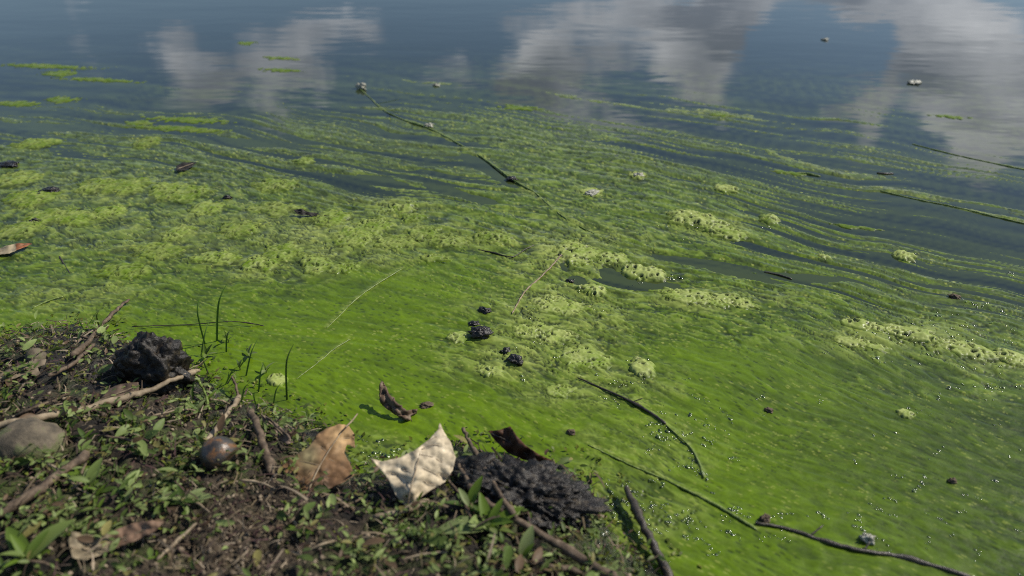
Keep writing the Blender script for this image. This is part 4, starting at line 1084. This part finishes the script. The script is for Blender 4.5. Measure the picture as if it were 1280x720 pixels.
def bubbles():
    r = np.random.default_rng(91)
    zones = [(800, 650, 70, 60, 560), (840, 545, 50, 30, 120), (930, 655, 60, 20, 120), (1170, 425, 80, 25, 300), (1230, 480, 70, 40, 160), (805, 462, 22, 14, 60), (850, 550, 60, 40, 110), (1080, 640, 90, 45, 120), (960, 660, 40, 14, 40), (1085, 676, 14, 10, 26), (1100, 520, 160, 80, 160),
             (470, 562, 35, 18, 120), (880, 285, 55, 14, 90), (805, 343, 28, 8, 90), (1220, 640, 80, 70, 90), (780, 490, 60, 40, 60), (1240, 380, 60, 40, 110), (880, 590, 60, 60, 80), (660, 190, 60, 25, 60), (1140, 320, 10, 4, 12), (740, 241, 10, 4, 10), (700, 420, 110, 70, 120)]
    L = []
    for x, y, sx, sy, n in zones:
        for _ in range(max(1, n // 9)):
            cx, cy, a, ln = r.normal(x, sx * .62), r.normal(y, sy * .62), r.normal(.35, .7), r.uniform(3, 22)
            for u in r.uniform(-1, 1, r.integers(3, 12)):
                L.append((cx + u * ln * math.cos(a) + r.normal(0, 1.6), cy + u * ln * math.sin(a) * .6 + r.normal(0, 1.2)))
    pts = np.array(L)
    G = ground_arr(pts[:, 0], pts[:, 1])
    n = len(G); rad = r.uniform(.0005, .0014, n) * (1 + 1.0 * (r.uniform(0, 1, n) > .93))
    G[:, 2] -= rad * .05
    V, Q = [], []
    for i, a in enumerate((.74, .55, .34, .13)):
        for k in range(10):
            t = 2 * math.pi * k / 10; V.append((math.sin(a) * math.cos(t), math.sin(a) * math.sin(t), math.cos(a) - .74))
    for i in range(3):
        for k in range(10):
            Q.append((i * 10 + k, i * 10 + (k + 1) % 10, (i + 1) * 10 + (k + 1) % 10, (i + 1) * 10 + k))
    Q += [(30, 31, 32, 33), (30, 33, 34, 39), (34, 35, 36, 39), (36, 37, 38, 39)]
    z = np.zeros(n)
    o = scatter_leaves('bubbles', np.array(V), np.array(Q), G, z, z, z, rad * 1.6, np.ones((n, 3)), M_BUBBLE)
    tag(o, 'tiny clear bubbles glinting on the scum', 'bubbles', kind='stuff')
bubbles()

# ------------------------------------------------------------------ grass blades and weeds
def blade(px, py, tip_px, tip_py, height, label, group=None, w_px=2.2, col=(.07, .14, .02)):
    g = ground(px, py)
    tip = Vector(pix(float(tip_px), float(tip_py), g.z + height))
    midp = g.lerp(tip, .55) + Vector((0, 0, height * .08)) + (tip - g).cross(Vector((0, 0, 1))) * random.uniform(-.18, .18) + Vector((0, -height * .1, height * .1))
    P = spline([g - Vector((0, 0, .004)), midp, tip], 16)
    dep = (g - Vector((0, 0, CAM_H))).length; w = w_px * dep / F
    V, Fc = [], []
    for i, p in enumerate(P):
        u = i / 15; ww = w * (1 - u) ** .6 * (0.75 + .25 * math.sin(u * 3)) + .00015
        V += [p + Vector((-ww, 0, 0)) * .5 + Vector((0, ww * .15, 0)), p + Vector((0, -ww * .22, 0)), p + Vector((ww, 0, 0)) * .5 + Vector((0, ww * .15, 0))]
    for i in range(15):
        for k in range(2): Fc.append((i * 3 + k, i * 3 + k + 1, i * 3 + k + 4, i * 3 + k + 3))
    o = mesh_at('grass_blade', V, Fc, M_LEAF, g)
    at = o.data.attributes.new('col', 'FLOAT_COLOR', 'POINT')
    at.data.foreach_set('color', np.tile(np.array([*col, 1], np.float32), len(V)))
    return tag(o, label, 'grass', group)
blade(270, 426, 284, 354, .075, 'tallest upright grass blade, rising from the scum past the black clod', w_px=3.2)
blade(256, 430, 249, 372, .055, 'second upright grass blade beside the tallest one', w_px=2.6)
blade(358, 500, 367, 430, .065, 'lone dark grass blade rising beside the tan crusted foam lump', w_px=3.0, col=(.05, .09, .015))
for a in [(306, 470, 322, 424, .04), (250, 445, 262, 400, .035), (282, 440, 288, 412, .03), (262, 470, 252, 440, .03), (322, 490, 330, 452, .035), (300, 505, 312, 478, .03), (233, 470, 228, 440, .03), (340, 508, 352, 478, .028), (125, 412, 124, 388, .03), (110, 418, 100, 396, .02), (280, 480, 300, 458, .03), (240, 500, 246, 474, .03), (322, 512, 318, 490, .03)]:
    blade(*a, 'short thin grass blade at the edge between bank and scum', 'short grass blades at the water edge', w_px=2.4, col=random.choice([(.06, .12, .02), (.09, .16, .03), (.12, .16, .03)]))

LEAVES = []
for k, (w, c) in enumerate([(.34, (.085, .135, .022)), (.42, (.14, .19, .05)), (.30, (.11, .175, .022)), (.40, (.19, .235, .09)), (.36, (.06, .10, .02))]):
    b, q = lance_leaf(8, w, .35 if k % 2 else .2, .3)
    LEAVES.append(fast_mesh('leaf', b, q, {'col': np.tile(np.array(c), (len(b), 1))}))
    LEAVES[-1].materials.append(M_LEAF)
def weed(px, py, n, size, label, group=None, big=(), yaw0=0.0, spread=(.15, .8)):
    SEED[0] += 1; rnd = random.Random(SEED[0])
    g = ground(px, py)
    root = empty('weed', g)
    hgt = size * rnd.uniform(.35, .7)
    lean = Vector((rnd.uniform(-.3, .3), rnd.uniform(-.4, .1), 1)) * hgt
    V, Fc = tube_arrays(spline([Vector((0, 0, -.003)), lean * .5 + Vector((.0005, 0, 0)), lean], 6), (.0008, .0005), 5, .05, SEED[0], False)
    me = bpy.data.meshes.new('stem'); me.from_pydata([tuple(v) for v in V], [], Fc); me.update()
    at = me.attributes.new('col', 'FLOAT_COLOR', 'POINT'); at.data.foreach_set('color', np.tile(np.array([.09, .12, .035, 1], np.float32), len(V)))
    link('stem', me, M_LEAF, root)
    for k in range(n):
        o = link('leaf', rnd.choice(LEAVES), None, root)
        u = .35 + .65 * k / max(1, n - 1)
        o.location = lean * u
        o.rotation_euler = (rnd.uniform(-.4, .4), -rnd.uniform(*spread), yaw0 + k * 2.4 + rnd.uniform(-.4, .4))
        s = size * rnd.uniform(.7, 1.15); o.scale = (s, s, s)
    for ang, pitch, s, kind in big:
        o = link('leaf', LEAVES[kind], None, root); o.location = lean * .6; o.rotation_euler = (0, -pitch, ang); o.scale = (s, s * 1.15, s)
    return tag(root, label, 'weed', group)
weed(612, 668, 6, .024, 'leafy weed with a broad pale leaf, beside the long brown stick', big=((3.2, .15, .046, 3), (.4, .4, .034, 2), (1.9, .7, .03, 2)))
weed(655, 706, 4, .02, 'weed with one rounded upright leaf beside the reddish stick', big=((1.2, .9, .028, 3),))
weed(585, 640, 7, .02, 'bright narrow leaved weed between the pale leaf and long stick', big=((-.8, .5, .028, 2), (1.0, .8, .03, 2)))
weed(40, 706, 5, .024, 'weed with a long pointed leaf beside the boat shaped leaf', big=((.9, .5, .04, 1), (2.4, .4, .036, 0)))
weed(235, 632, 6, .018, 'star shaped weed on the edge of the bare soil patch', big=((.2, .3, .024, 3), (2.8, .3, .024, 3)))
for a_, b_ in ((286, 428), (312, 444), (258, 446), (332, 466), (300, 462)):
    weed(a_, b_, 4, .012, 'tiny green sprig standing in the scum among the grass blades', 'sprigs in the scum at the water edge', spread=(.4, 1.1))
weed(112, 616, 5, .02, 'weed with an oval leaf by the straight brown stick', big=((1.4, .7, .026, 1),))
P, px_, py_, r_ = bank_points(1500, lambda px, py, x, y: np.clip((.15 + .85 * bump2(px, py, 120, 620, 170, 90) + .7 * bump2(px, py, 520, 675, 150, 50) + .3 * bump2(px, py, 290, 520, 100, 30)) * (1 - d_bare(px, py)) * (1 - d_mud(px, py)), 0, 1) * .62, 83)
cnt = 0
for q, a, b in zip(P, px_, py_):
    if -30 < a < 800 and b < 735 and cnt < 95:
        cnt += 1
        weed(a, b, random.randint(4, 6), random.uniform(.008, .0145), 'small creeping weed with pointed green leaves on the bank', 'small weeds on the bank')
